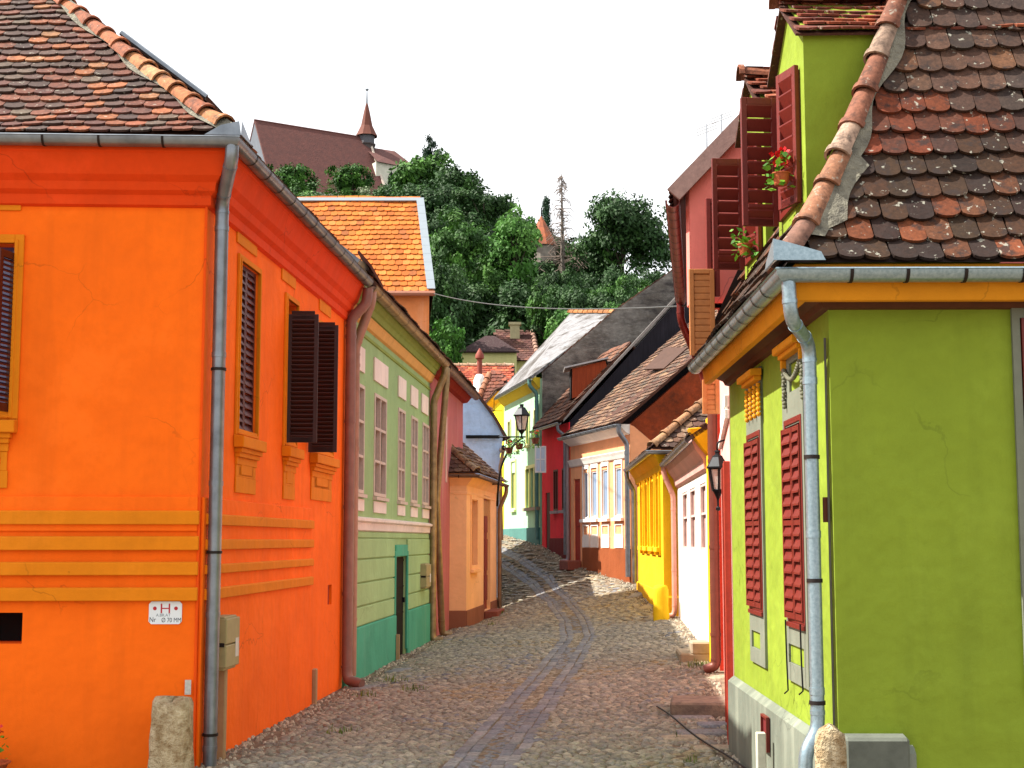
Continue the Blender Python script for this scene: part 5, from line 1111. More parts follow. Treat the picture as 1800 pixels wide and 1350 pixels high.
# ------------------------------------------------------------------ mint house and its rendered fire wall
mint = plaster('plaster_mint', 'a2cdaa', .9); mgrn = plaster('plaster_bluegreen', '4f7f78', .85); rendr = blotch('render_sooty', '8d877f', '4a4543', '6e675f', .45, .42, .56, (1, 1, 2.2)); butter = plaster('plaster_butter', 'dfe3a0', .92)
MA, MBp = pt(950, 36.3), pt(886, 41.4); WM = Wall(MA, MBp); zM = zat(665, 36.3); HM = thing('town_house', 'pale mint two-storey house with butter yellow window frames and grey slab roof', 'house', (MA.x, MA.y, 2))
lw = [wr(WM, *q) for q in ((900, 838, 907, 900), (926, 822, 932, 890), (934, 820, 940, 890), (942, 818, 948, 890))]; uw = [wr(WM, *q) for q in ((894, 752, 898, 800), (908, 738, 912, 795), (926, 722, 931, 775), (940, 712, 946, 770))]
zl0 = sum(q[2] for q in lw) / 4; zl1 = sum(q[3] for q in lw) / 4; zu0 = sum(q[2] for q in uw) / 4; zu1 = sum(q[3] for q in uw) / 4; lw = [(a, b, zl0, zl1) for a, b, _, _ in lw]; uw = [(a, b, zu0, zu1) for a, b, _, _ in uw]
mb = MB(); facade(mb, WM, 0, WM.L, 0, zM, [(*q, .16) for q in lw + uw], th=5); mb.build('wall', mint, HM, merge=True)
mb = MB(); mb.box(WM, 0, WM.L, 0, zat(928, 38), .001, .05); mb.build('plinth', mgrn, HM, bevel=.01)
for q in (lw[0],) + tuple(uw):
    a, b, c, d = q; mb = MB(); rframe(mb, WM, (a - .07, b + .07, c - .02, d + (.5 if q is lw[0] else .08)), .07, .001, .04); wn = mb.build('window', butter, HM); mb = MB(); mb.box(WM, a, b, c, d, -.06, -.05); mb.build('pane', simple('blind_olive', '9a9a52', .6), wn); mb = MB(); mb.box(WM, a - .1, b + .1, c - .1, c - .02, .001, .1); mb.build('sill', butter, wn)
a, b = lw[3][0], lw[1][1]; mb = MB()
mb.box(WM, a - .12, b + .12, zl1, zl1 + .12, .001, .06)
for u in (a - .1, (lw[3][1] + lw[2][0]) / 2 - .05, (lw[2][1] + lw[1][0]) / 2 - .05, b + .0): mb.box(WM, u, u + .1, zl0, zl1, .001, .06)
wn = mb.build('window', butter, HM)
for q in lw[1:]: mb = MB(); mb.box(WM, q[0], q[1], zl0, zl1, -.06, -.05); mb.build('pane', simple('blind_olive', '9a9a52', .6), wn)
mb = MB(); mb.box(WM, a - .15, b + .15, zl0 - .12, zl0 - .01, .001, .14); mb.build('sill', simple('sill_brown', '9a8a78', .8), wn)
mb = MB(); mb.sweep([WM.P(0, 0)[:2], WM.P(WM.L, 0)[:2]], 1, [(0, zM - .35), (.08, zM - .3), (.3, zM - .02), (.3, zM + .03), (0, zM + .03)], closed=True); mb.build('cornice', plaster('plaster_mustard', 'c9b02c', .88), HM)
gutter(HM, [WM.P(-.05, 0)[:2], WM.P(WM.L, 0)[:2]], 1, zM - .02, .28, .07, [zinc, strapm], .7); simple_pipe(HM, WM, .12, zM - .03, G(MA.x, MA.y), simple('pipe_teal', '5f8f8a', .5, .2, .2, 5, .1), .07, .36, .5, foot=False)
# slab roof: eave to ridge
e0, e1 = WM.P(-.1, zM + .06, .36), WM.P(WM.L + .2, zM + .06, .36); r0, r1 = atd(1084, 549, 39.2), atd(1004, 549, 42.5)
rfm = MB(); rfm.slab([e0, e1, r1, r0], .1); slabm = blotch('roof_cement', '8b8a8c', '5e5a58', '40382f', .4, .5, .6); ro = rfm.build('roof', slabm, HM)
mb = MB(); bk = (r0 - e0); mb.quad(r0, r1, r1 + Vector((2.5, 1, -3)), r0 + Vector((2.5, 1, -3))); mb.build('back_slope', slabm, ro)
mb = MB(); caps(mb, [r1, r0], .14, .55, [rgb('b8763f'), rgb('c78a54')]); mb.build('ridge_cap', capm, ro, smooth=True)
gp = [atd(x, y, 36.25) for x, y in ((952, 700), (953, 657), (1080, 549), (1182, 478), (1300, 478), (1300, 700), (1100, 720))]; gy = gp[0].y; gp = [Vector((v.x, gy, v.z)) for v in gp]; gp[0].z = gp[6].z = gp[5].z = 2.0
HFw = HM; mb = MB(); mb.slab(gp, -.4); mb.build('fire_wall', rendr, HM)
mb = MB(); a, b, c = gp[1], gp[2], gp[3]
for A_, B_ in ((a, b), (b, c)):
    n_ = int((B_ - A_).length / .32); t_ = (B_ - A_) / n_
    for i in range(n_): p0 = A_ + t_ * i; mb.slab([p0 + Vector((0, -.12, .02)), p0 + t_ * 1.15 + Vector((0, -.12, .07)), p0 + t_ * 1.15 + Vector((0, .5, .07)), p0 + Vector((0, .5, .02))], .03, random.choice((rgb('7a4a3a'), rgb('8f6a58'), rgb('5a3c34'))))
mb.build('verge_tiles', tilem, HM)
# yellow house beyond the mint one
ZA, ZB = pt(887, 41.7), pt(866, 45.5); WZ = Wall(ZA, ZB); HZ = thing('town_house', 'slim canary yellow house beyond the mint house', 'house', (ZA.x, ZA.y, 2.4)); zZ = zat(690, 42); can = plaster('plaster_canary', 'efd81c', .92)
mb = MB(); facade(mb, WZ, .02, WZ.L, 0, zZ, [], th=4); mb.build('wall', can, HZ); mb = MB(); mb.sweep([WZ.P(0.05, 0)[:2], WZ.P(WZ.L, 0)[:2]], 1, [(0, zZ - .2), (.25, zZ - .05), (.3, zZ + .05), (0, zZ + .05)], closed=True); mb.build('cornice', amb, HZ); plain_roof(HZ, WZ, .02, WZ.L, zZ + .06, .34, [(0, 0), (1.2, .5)], palK)
mb = MB(); a = WZ.P(.8, zat(723, 42.5), 0); b = a + Vector((-1.0, -.35, 0)); mb.tube([WZ.P(.9, zat(723, 42.5), 0), WZ.P(.9, zat(723, 42.5), .7)], .02, 5); mb.tube([WZ.P(.9, zat(723, 42.5) - .4, .35), WZ.P(.9, zat(723, 42.5) + .5, .35)], .015, 5); mb.build('iron_bracket', iron, HZ)
# open white casement sticking out of the crimson house
p0, p1 = atd(940, 785, 34.6), atd(960, 785, 34.6); wc = Wall(p0[:2], p1[:2], (0, -1)); z0, z1 = zat(831, 34.6), zat(784, 34.6)
mb = MB(); rframe(mb, wc, (0, wc.L, z0, z1), .05, 0, .04, mull=(.5,), trans=(.5,)); cw = mb.build('casement', simple('frame_white', 'dcdcdc', .5, 0, .05, 6, 0), HD, label='open white casement'); mb = MB(); mb.box(wc, .03, wc.L - .03, z0 + .03, z1 - .03, .015, .02); mb.build('pane', glass('glass_pale', 'a9bcd0', .12), cw)

# ------------------------------------------------------------------ pale blue house
blu = plaster('plaster_paleblue', 'aecbf0', .84, stain='8fa6c4', sf=.15, wave=1.8, bs=.9)
BD = 31.0; by = BD * S
def flat(px, py, d=BD): v = atd(px, py, d); return v
HB = thing('town_house', 'pale blue gabled house end behind the peach cottage', 'house', (flat(880, 1000).x, by, 0))
gp = [flat(*q) for q in ((790, 1050), (790, 640), (800, 655), (829, 683), (868, 735), (884, 766), (882, 790), (879, 800), (879, 1050))]
gp[1] = flat(790, 655); gp[2] = flat(806, 655)
mb = MB(); mb.slab(gp, -.01); 
n_ = len(gp); bk = [v + Vector((-1.2, 6, 0)) for v in gp]
for i in range(n_): mb.quad(gp[i], gp[(i + 1) % n_], bk[(i + 1) % n_], bk[i])
mb.build('gable', blu, HB)
mb = MB(); 
for A_, B_ in ((gp[2], gp[3]), (gp[3], gp[4]), (gp[4], gp[5] + Vector((.12, 0, -.16)))):
    up = Vector((0, 0, .05)); mb.slab([A_ + Vector((0, -.14, .02)), B_ + Vector((0, -.14, .02)), B_ + Vector((-1.2, 6, .02)), A_ + Vector((-1.2, 6, .02))], .07, rgb('5a3c30'))
mb.build('roof', tilem, HB)
mb = MB(); g0 = flat(885, 790, 30.8); mb.tube([g0, g0 + Vector((-1.2, 6, 0))], .08, 8); mb.tube([g0 + Vector((0, .1, 0)), g0 + Vector((-.1, .15, -.5)), flat(882, 950, 30.9)], .05, 8); mb.build('gutter', zincbrown, HB, smooth=True)
mb = MB(); t0, t1 = flat(819, 768, 30.95), flat(878, 768, 30.95); mb.slab([t0 + Vector((0, -.03, -.05)), t1 + Vector((0, -.03, -.05)), t1 + Vector((0, -.03, .05)), t0 + Vector((0, -.03, .05))], .03); mb.build('tie_plate', iron, HB)

# ------------------------------------------------------------------ lower roofs at the street bend
rtile = palette(('b2573c', 3), ('a04a34', 3), ('c06a48', 2), ('8a4634', 1.5))
def poly_house(label, eave, ridge, wall_z, wallm, pal, deep=4., e=.3, w=.24, tm=None, base=None):
    # eave, ridge: (left, right) 3D points; roof between, walls below
    E0, E1 = eave; R0, R1 = ridge; t = thing('house', label, 'house', (E0.x, E0.y, G(E0.x, E0.y)))
    U = (E1 - E0).normalized(); L = (E1 - E0).length; I = Vector((-U.y, U.x, 0)); I = I if I.y > 0 else -I
    run = (R0 - E0).dot(I); rise = R0.z - E0.z; sl = Slope(E0, (U.x, U.y), (I.x, I.y), [(0, 0), (run, rise)])
    a0, a1 = (R0 - E0).dot(U), (R1 - E0).dot(U)
    mb = MB(); tiles(mb, sl, lambda h: a0 * h / run, lambda h: L + (a1 - L) * h / run, w, e, pal, th=.03, rag=.008, nb=4); rf = mb.build('roof', tm or tilem_clean, t)
    mb = MB(); dn = Vector((0, 0, -.03)); mb.quad(E0 + dn, E1 + dn, R1 + dn, R0 + dn); b0, b1 = R0 + I * run - Vector((0, 0, rise)), R1 + I * run - Vector((0, 0, rise)); mb.quad(R0 + dn, R1 + dn, b1, b0); mb.quad(E1 + dn, R1 + dn, b1); mb.quad(E0 + dn, R0 + dn, b0); mb.build('roof_boarding', simple('roof_board', '4a2a1c', .9), rf)
    ins = I * .3; zb = wall_z; q = [E0 + ins, E1 + ins - U * .15, b1 - ins, b0 - ins]; mb = MB()
    for i in range(4): a, b = q[i], q[(i + 1) % 4]; mb.quad((a.x, a.y, zb), (b.x, b.y, zb), (b.x, b.y, b.z), (a.x, a.y, a.z))
    mb.build('wall', wallm, t); return t, rf, sl
# bright orange tiled house with white verge
th_, rfo, slo = poly_house('house with a bright orange tiled roof edged in white metal above the green house', (atd(520, 513, 32.), atd(762, 513, 32.)), (atd(520, 354, 35.), atd(742, 354, 35.)), 0, plaster('plaster_tangerine', 'd5844e', .88, stain='e0b79a'), palette(('b8651f', 4), ('a85818', 2), ('c07030', 2), ('965424', .7)), e=.31, w=.24)
E1, R1, E0, R0 = atd(762, 513, 32.), atd(742, 354, 35.), atd(520, 513, 32.), atd(520, 354, 35.)
wf = simple('white_flashing', '8b949b', .4, .3, .08, 4, .05); mb = MB(); up = Vector((0, -.04, .08)); sd_ = Vector((.0, 0, 0))
N_ = 11
for i in range(N_):
    a, b = E1.lerp(R1, i / N_), E1.lerp(R1, (i + .985) / N_); mb.slab([a + up + Vector((-.2, 0, 0)), a + up + Vector((.06, 0, 0)), b + up + Vector((.06, 0, .0)), b + up + Vector((-.2, 0, 0))], .03)
mb.slab([R0 + up + Vector((0, -.06, -.1)), R1 + up + Vector((.06, -.06, -.1)), R1 + up + Vector((.06, .06, .03)), R0 + up + Vector((0, .06, .03))], .04); mb.build('verge_flashing', wf, rfo)
mb = MB(); mb.tube([E0 + Vector((0, -.08, -.06)), E1 + Vector((.05, -.08, -.06))], .08, 8); mb.build('gutter', simple('gutter_rosebrown', 'a5705a', .5, .3, .2, 5, .1), th_, smooth=True)
# long red roof and its gabled neighbour
th2, rf2, _ = poly_house('low house with a long red tiled roof beyond the pale blue gable', (atd(790, 705, 52.), atd(900, 705, 52.)), (atd(790, 643, 55.), atd(905, 643, 55.)), 2.5, plaster('plaster_sand', 'c9b48a', .85), rtile, e=.3, w=.26)
mb = MB(); caps(mb, [atd(790, 642, 55.), atd(903, 642, 55.)], .14, .5, [rgb('d9b79a'), rgb('c8a283')]); mb.build('ridge_cap', capm, rf2, smooth=True)
t = thing('chimney_pipe', 'rusty red flue with a pointed cowl on the long red roof', 'flue', atd(843, 685, 51.5)); b_ = atd(843, 685, 51.5); r_ = .13; mb = MB(); mb.lathe([(r_, b_.z - .3), (r_, zat(632, 51.5)), (r_ * 1.7, zat(630, 51.5)), (r_ * 1.7, zat(624, 51.5)), (r_ * .9, zat(618, 51.5)), (.02, zat(612, 51.5))], b_.x, b_.y, 12); mb.build('flue', simple('flue_rust', '8a3f30', .7, .1, .3, 8, .2), t, smooth=True)
mb = MB(); mb.lathe([(.3, b_.z - .6), (.3, zat(668, 51.5)), (.2, zat(660, 51.5)), (.14, zat(658, 51.5))], b_.x, b_.y, 12); mb.build('collar', plaster('plaster_white', 'eae4dc', .92), t, smooth=True)
A_, B_, C_, D_ = atd(834, 712, 47.), atd(868, 656, 49.5), atd(884, 662, 49.5), atd(868, 735, 46.5)
t = thing('house', 'house with a steep brick-red tiled hip roof beside the canary house', 'house', (A_.x, A_.y, 2.5)); gsl = Slope(A_ + Vector((-.3, 0, -1.2)), (1, .0), (0, 1), [(0, 0), (3.4, zat(655, 49.) - A_.z + 1.2)])
mb = MB(); tiles(mb, gsl, lambda h: .95 * h / 3.4 - .1, lambda h: 2.1 - h * .12, .25, .28, palette(('8a5140', 3), ('7a4a3c', 3), ('a35c44', 2)), th=.03); rf = mb.build('roof', tilem, t)
mb = MB(); a, b, c, d = gsl.P(-.1, 0, -.03), gsl.P(2.1, 0, -.03), gsl.P(1.7, gsl.R, -.03), gsl.P(.9, gsl.R, -.03); mb.quad(a, b, c, d); mb.quad(b, c, c + Vector((1.5, 4, -4))); mb.quad(a, d, d + Vector((-2, 4, -4))); mb.build('roof_boarding', simple('roof_board', '4a2a1c', .9), rf)
mb = MB(); caps(mb, [gsl.P(-.1, .05, .04), gsl.P(.9, gsl.R, .04)], .13, .45, [rgb('c08060'), rgb('b06c4c')]); mb.build('hip_cap', capm, rf, smooth=True)
mb = MB(); q = [a, b, b + Vector((0, 4, 0)), a + Vector((0, 4, 0))]
for i in range(4): u, v = q[i], q[(i + 1) % 4]; mb.quad((u.x, u.y + .2, 2), (v.x, v.y + .2, 2), (v.x, v.y + .2, v.z), (u.x, u.y + .2, u.z))
mb.build('wall', plaster('plaster_rust_orange', 'c0561c', .85), t)
# old hip-roofed house at the foot of the wood
HD_ = 78.; E0, E1, R0, R1 = atd(838, 634, HD_), atd(946, 634, HD_), atd(872, 583, HD_ + 4), atd(936, 580, HD_ + 4); R1.z = R0.z
t, rf, sl = poly_house('old hip-roofed house with a pale chimney at the edge of the wood', (E0, E1), (R0, R1), G(E0.x, E0.y) - 3, plaster('plaster_straw', 'cfc78a', .88), palette(('7a5048', 3), ('6d4640', 3), ('8a5c4e', 2)), e=.45, w=.4, tm=tilem)
mb = MB(); c_ = atd(905, 595, HD_ + 3.2); ztop = zat(572, HD_ + 3.2); mb.add([(c_.x + dx, c_.y + dy, z) for z in (c_.z - 1.5, ztop) for dx, dy in ((-.38, -.38), (.38, -.38), (.38, .38), (-.38, .38))], [(0, 1, 5, 4), (1, 2, 6, 5), (2, 3, 7, 6), (3, 0, 4, 7), (4, 5, 6, 7)])
mb.add([(c_.x + dx, c_.y + dy, z) for z in (ztop, ztop + .2) for dx, dy in ((-.5, -.5), (.5, -.5), (.5, .5), (-.5, .5))], [(0, 1, 5, 4), (1, 2, 6, 5), (2, 3, 7, 6), (3, 0, 4, 7), (4, 5, 6, 7), (0, 1, 2, 3)]); mb.build('chimney', plaster('plaster_straw_grey', 'b5ab86', .85), rf)
mb = MB(); caps(mb, [E1 + Vector((0, 0, .1)), R1 + Vector((0, 0, .1))], .2, .7, [rgb('b98f7c')]); caps(mb, [R0, R1], .2, .7, [rgb('8f6a5c')]); mb.build('ridge_cap', capm, rf, smooth=True)
mb = MB(); w0 = atd(857, 620, HD_ - .6); mb.add([(w0.x + dx, w0.y, w0.z + dz) for dx, dz in ((-2.0, -3), (2.2, -3), (2.2, .0), (-2.0, 0))] + [(w0.x + dx, w0.y + 3, w0.z + dz) for dx, dz in ((-2.0, -3), (2.2, -3), (2.2, 0), (-2.0, 0))], [(0, 1, 2, 3), (1, 5, 6, 2), (0, 4, 7, 3), (2, 3, 7, 6)]); mb.build('bay', plaster('plaster_straw', 'cfc78a', .88), t)
mb = MB(); mb.add([(w0.x - .9, w0.y - .02, w0.z - 1.3), (w0.x - .4, w0.y - .02, w0.z - 1.3), (w0.x - .4, w0.y - .02, w0.z - .7), (w0.x - .9, w0.y - .02, w0.z - .7)], [(0, 1, 2, 3)]); mb.build('window', blackhole, t)
mb = MB(); mb.slab([Vector((w0.x - 2.2, w0.y - .3, w0.z - .05)), Vector((w0.x + 2.4, w0.y - .3, w0.z - .05)), Vector((w0.x + .5, w0.y + 2.2, w0.z + 1.5)), Vector((w0.x - .2, w0.y + 2.2, w0.z + 1.5))], .12, rgb('4a3234')); mb.build('bay_roof', tilem, t)

# ------------------------------------------------------------------ hill church
def catm(px, py, y): r = ray(px, py); k = y / r.y; return Vector((r.x * k, y, H + r.z * k))
ax = Vector((23, 14, 0)).normalized(); pp = Vector((14, -23, 0)).normalized()
cr0 = catm(447, 209, 300.); L_ = 27.; hwid = 11.; rz = cr0.z; ezc = rz - 17.2
tc_ = thing('church', 'hilltop church with a long brown tiled roof and a slender spire', 'church', (cr0.x, cr0.y, ezc - 10))
cht, n, p_ = newmat('church_tile'); v = vecmap(n, (1, 1, 1)); bq = mix(n, mrange(n, noise(n, v, .9, 6, .7), .3, .7, 0, 1), rgb('4a2824'), rgb('63362e')); bq = mix(n, mrange(n, noise(n, v, 4, 3), .4, .65, 0, .5), bq, rgb('4c2c26')); n.links.new(bq, p_.inputs['Base Color']); p_.inputs['Roughness'].default_value = .9
bump(n, p_, noise(n, v, 3, 4), .5, .1)
ca, cb = cr0, cr0 + ax * L_
ea, eb = ca + pp * hwid + Vector((0, 0, ezc - rz)), cb + pp * hwid + Vector((0, 0, ezc - rz)); fa, fb = ca - pp * hwid + Vector((0, 0, ezc - rz)), cb - pp * hwid + Vector((0, 0, ezc - rz))
mb = MB(); mb.slab([ea, eb, cb, ca], -.4); mb.slab([fa, fb, cb, ca], .4)
# chancel: lower hipped roof
cz = zat(258, cb.y / S); kw_ = 7.5; c0 = Vector((cb.x, cb.y, cz)) - ax * 1; c1 = c0 + ax * 8; kz_ = zat(298, cb.y / S)
q0, q1 = c0 + pp * kw_, c1 + ax * 3 + pp * kw_ * .8; q2, q3 = c1 + ax * 3 - pp * kw_ * .8, c0 - pp * kw_
for q in (q0, q1, q2, q3): q.z = kz_
mb.quad(q0, q1, c1, c0); mb.quad(q1, q2, c1); mb.quad(q2, q3, c0, c1); mb.build('roof', cht, tc_)
mb = MB(); mb.quad(ca + ax * .1, ea + ax * .1, fa + ax * .1)
mb.build('gable', simple('gable_slate', '666a72', .9, 0, .2, .8, .3), tc_)
cwall = plaster('plaster_church', 'c9c4b4', .85); mb = MB()
for a, b, zt in ((ea, eb, ezc), (fa, fb, ezc), (ea, fa, ezc), (eb, fb, ezc)): mb.quad((a.x, a.y, zt - 14), (b.x, b.y, zt - 14), (b.x, b.y, zt), (a.x, a.y, zt))
w_ = [c0 + pp * (kw_ - .7), c1 + ax * 2.4 + pp * (kw_ * .8 - .5), c1 + ax * 2.4 - pp * (kw_ * .8 - .5), c0 - pp * (kw_ - .7)]
for i in range(4): a, b = w_[i], w_[(i + 1) % 4]; mb.quad((a.x, a.y, kz_ - 16), (b.x, b.y, kz_ - 16), (b.x, b.y, kz_ + .1), (a.x, a.y, kz_ + .1))
mb.build('wall', cwall, tc_)
Wc = Wall(w_[0][:2], w_[1][:2]); mb = MB()
for u in (Wc.L * .38, Wc.L * .78):
    pts = [(u - .75, kz_ - 5.), (u + .75, kz_ - 5.), (u + .75, kz_ - 2.6), (u + .4, kz_ - 1.9), (u, kz_ - 1.4), (u - .4, kz_ - 1.9), (u - .75, kz_ - 2.6)]; mb.prism(Wc, pts, .02, .1)
mb.build('window', blackhole, tc_)
mb = MB(); vb0 = Vector((c0.x, c0.y, kz_)) + ax * 1.2; mb.slab([eb + Vector((0, 0, .3)), cb + Vector((0, 0, .3)), cb + ax * .5 + Vector((0, 0, .3)), eb + ax * .5 + Vector((0, 0, .3))], .3); mb.build('verge', simple('verge_pale', 'c9b9a9', .8), tc_)
sp = cb - ax * .2; sx_, sy_ = sp.x, sp.y; sdp = sy_ / S; a_ = 2.2
ang = math.atan2(ax.y, ax.x)
def ring(m, prof, sides, rot):
    vs = [(sx_ + r * math.cos(rot + 2 * math.pi * j / sides), sy_ + r * math.sin(rot + 2 * math.pi * j / sides), z) for r, z in prof for j in range(sides)]; k = len(prof)
    m.add(vs, [(g * sides + j, g * sides + (j + 1) % sides, (g + 1) * sides + (j + 1) % sides, (g + 1) * sides + j) for g in range(k - 1) for j in range(sides)] + [range((k - 1) * sides, k * sides)])
mb = MB(); ring(mb, [(2.0, zat(270, sdp)), (2.0, zat(257, sdp)), (2.2, zat(256, sdp)), (2.2, zat(254, sdp))], 8, ang); sb = mb.build('belfry', simple('belfry_wood', '4a403e', .85), tc_)
mb = MB(); ring(mb, [(1.9, zat(256, sdp)), (1.9, zat(240, sdp))], 8, ang); mb.build('belfry_louvre', simple('belfry_grey', '5a595e', .8), sb)
mb = MB(); ring(mb, [(2.6, zat(240, sdp)), (2.3, zat(236, sdp)), (1.4, zat(222, sdp)), (.8, zat(200, sdp)), (.3, zat(184, sdp)), (.02, zat(178, sdp))], 8, ang); sp_ = mb.build('spire', simple('spire_tile', '6a3a2c', .85, 0, .25, 1.2, .3), tc_)
mb = MB(); mb.tube([(sx_, sy_, zat(184, sdp)), (sx_, sy_, zat(158, sdp))], [.22, .08], 6); mb.lathe([(.05, zat(160, sdp)), (.4, zat(158.5, sdp)), (.4, zat(157, sdp)), (.05, zat(155, sdp))], sx_, sy_, 8); mb.build('finial', simple('finial_grey', '6f757a', .5, .4), sp_)
# tower in the wood
ty = 150.; tb = catm(955, 520, ty); tt = thing('tower', 'old round tower with a pointed orange roof among the trees', 'tower', (tb.x, tb.y, tb.z))
def zy(py, y): r = ray(900, py); return H + r.z / r.y * y
mb = MB(); mb.lathe([(1.5, G(tb.x, ty) - 2), (1.4, zy(432, ty))], tb.x, tb.y, 14); mb.build('wall', simple('tower_stone', '8c8378', .95, 0, .35, 1.5, .6, c2='6a6058'), tt)
mb = MB(); mb.lathe([(1.75, zy(434, ty)), (1.4, zy(420, ty)), (.0, zy(378, ty))], tb.x - .2, tb.y, 10); rt_ = mb.build('roof', simple('tower_tile', 'b0603c', .85, 0, .35, 1.5, .5, c2='6f4636'), tt)
mb = MB(); mb.tube([(tb.x - .2, tb.y, zy(382, ty)), (tb.x - .2, tb.y, zy(366, ty))], .07, 6); mb.build('finial', iron, rt_)

# ------------------------------------------------------------------ trees: unit prototypes scaled to size
leafm = attr_mat('tree_leaf', .65, 1.5, trans=.15, bs=0, mul=.8); barkm = simple('bark', '4a4036', .95, 0, .3, 2, .5)
def crown_mesh(seed, lobes, nclump, per, leaf, cols, droop=.0, shape='round'):
    rnd = random.Random(seed); V = []; Fc = []; Cc = []
    cl = []
    for i in range(nclump):
        l = rnd.choice(lobes); 
        while True:
            v = Vector((rnd.uniform(-1, 1), rnd.uniform(-1, 1), rnd.uniform(-1, 1)))
            if .25 < v.length < 1: break
        v *= (v.length ** -.45); c = Vector((l[0] + v.x * l[3], l[1] + v.y * l[3], l[2] + v.z * l[4])); cl.append((c, rnd.uniform(.08, .14), rnd.choice(cols), l))
    for c, r, col, l in cl:
        for _ in range(per):
            d = Vector((rnd.gauss(0, 1), rnd.gauss(0, 1), rnd.gauss(0, .75))); d *= r * (rnd.random() ** .4) / max(.01, d.length); p = c + d
            s_ = leaf * 1.55 * rnd.uniform(.6, 1.3); out = (p - Vector(l[:3])).normalized() + Vector((rnd.gauss(0, .5), rnd.gauss(0, .5), rnd.gauss(0, .5) + .3)); out.normalize()
            e1 = out.cross(Vector((rnd.gauss(0, 1), rnd.gauss(0, 1), rnd.gauss(0, 1)))).normalized(); e2 = out.cross(e1) * .62; e1 = e1 + out * rnd.uniform(-.3, .3)
            o = len(V); V += [p - e1 * s_, p - e2 * s_, p + e1 * s_ * 1.1, p + e2 * s_]; Fc.append((o, o + 1, o + 2, o + 3)); k = rnd.uniform(.75, 1.2); Cc.append(tuple(x * k for x in col))
    m = MB(); m.v = [tuple(v) for v in V]; m.f = [list(f) for f in Fc]; m.m = [0] * len(Fc); m.c = Cc
    return m, cl
def trunk_mesh(seed, cl, r=.022, h=.45, nl=9):
    rnd = random.Random(seed); m = MB(); top = Vector((rnd.gauss(0, .02), rnd.gauss(0, .02), h)); m.tube([(0, 0, -.12), (0, 0, .02), (top.x * .5, top.y * .5, h * .5), top, top + Vector((rnd.gauss(0, .03), rnd.gauss(0, .03), .3))], [r * 1.5, r * 1.15, r, r * .8, r * .3], 7)
    for c, *_ in rnd.sample(cl, nl):
        a = Vector((0, 0, rnd.uniform(h * .5, h))); m.tube([a, a.lerp(c, .5) + Vector((0, 0, .04)), c], [r * .5, r * .35, r * .12], 5)
    return m
gA = [rgb(c) for c in ('4c7a2c', '3f6a26', '5a8a35', '335a20')]; gB = [rgb(c) for c in ('36592a', '2c4e20', '42672e', '345528')]; gC = [rgb(c) for c in ('4f8430', '5d933a', '437428', '679a42')]; gD = [rgb(c) for c in ('24452a', '1d3a26', '2b5034')]
PRO = {}
def proto(key, seed, lobes, ncl, per, leaf, cols, r=.022, h=.45):
    m, cl = crown_mesh(seed, lobes, ncl, per, leaf, cols); PRO[key] = (m, trunk_mesh(seed + 50, cl, r, h))
def lobes(seed, n, rx, rz, z0, z1):
    rnd = random.Random(seed); o = [(0, 0, (z0 + z1) / 2, rx * .8, (z1 - z0) * .48)]
    for _ in range(n):
        a = rnd.random() * 6.28; q = rx * rnd.uniform(.35, .75); o.append((q * math.cos(a), q * math.sin(a), rnd.uniform(z0 + rz * .6, z1 - rz * .5), rnd.uniform(.35, .6) * rx, rz * rnd.uniform(.6, 1.1)))
    return o
proto('mid1', 1, lobes(1, 7, .42, .2, .12, .98), 95, 70, .017, gA); proto('mid2', 2, lobes(2, 8, .45, .18, .1, 1.0), 95, 70, .017, gA)
proto('dark1', 3, lobes(3, 8, .42, .2, .1, 1.0), 100, 70, .017, gB); proto('dark2', 4, lobes(4, 6, .4, .24, .12, .98), 95, 70, .017, gB)
proto('light', 5, lobes(5, 8, .42, .18, .12, .98), 95, 70, .018, gC); proto('oak', 6, lobes(6, 14, .5, .2, .28, 1.0), 170, 80, .0135, gB, .024, .5)
proto('conifer', 7, [(0, 0, z, .03 + (1 - z) * .2, .05) for z in np.linspace(.15, .98, 12)], 90, 60, .014, gD, .016, .9)
proto('pine', 8, [(random.Random(i).uniform(-.25, .25), random.Random(i + 9).uniform(-.2, .2), z, .13, .045) for i, z in enumerate(np.linspace(.45, .98, 8))], 34, 60, .018, gD, .016, .9)
proto('shrub', 9, lobes(9, 7, .5, .3, .05, .95), 80, 60, .024, gC, .015, .3); proto('shrubd', 10, lobes(11, 7, .5, .3, .02, .95), 80, 60, .024, gB, .015, .3); proto('shrubp', 12, lobes(12, 5, .5, .3, .02, .95), 40, 50, .02, [rgb('8a9a74'), rgb('7a8f66')], .015, .3)
MADE = {}
def tree(key, px, ptop, hwpx, y, label, name='tree', cat='tree', group=None, base=None, zr=None):
    top = catm(px, ptop, y); gz = G(top.x, y) - .3 if base is None else catm(px, base, y).z; wid = hwpx / F * y; g0 = gz; gz = min(max(gz, top.z - 3.4 * wid), top.z - 2.3 * wid); hgt = top.z - gz
    t = thing(name, label, cat, (top.x, y, gz), group)
    sxy = wid / .43; rot = random.Random(int(px * 7 + y)).random() * 6.28 if zr is None else zr
    if key not in MADE:
        c, tr = PRO[key]; oc_ = c.build('crown', leafm, None, base=(0, 0, 0)); ot = tr.build('trunk', barkm, None, base=(0, 0, 0), smooth=True); MADE[key] = (oc_.data, ot.data)
    else:
        oc_ = bpy.data.objects.new('crown', MADE[key][0]); ot = bpy.data.objects.new('trunk', MADE[key][1]); COL.objects.link(oc_); COL.objects.link(ot)
    for o in (oc_, ot): o.parent = t; o.location = (0, 0, 0); o.scale = (sxy, sxy, hgt)
    if g0 < gz: ot.location = (0, 0, g0 - gz); ot.scale = (sxy, sxy, top.z - g0)
    t.rotation_euler = (0, 0, rot)
    return t
WOOD = 'trees on the hill below the church'
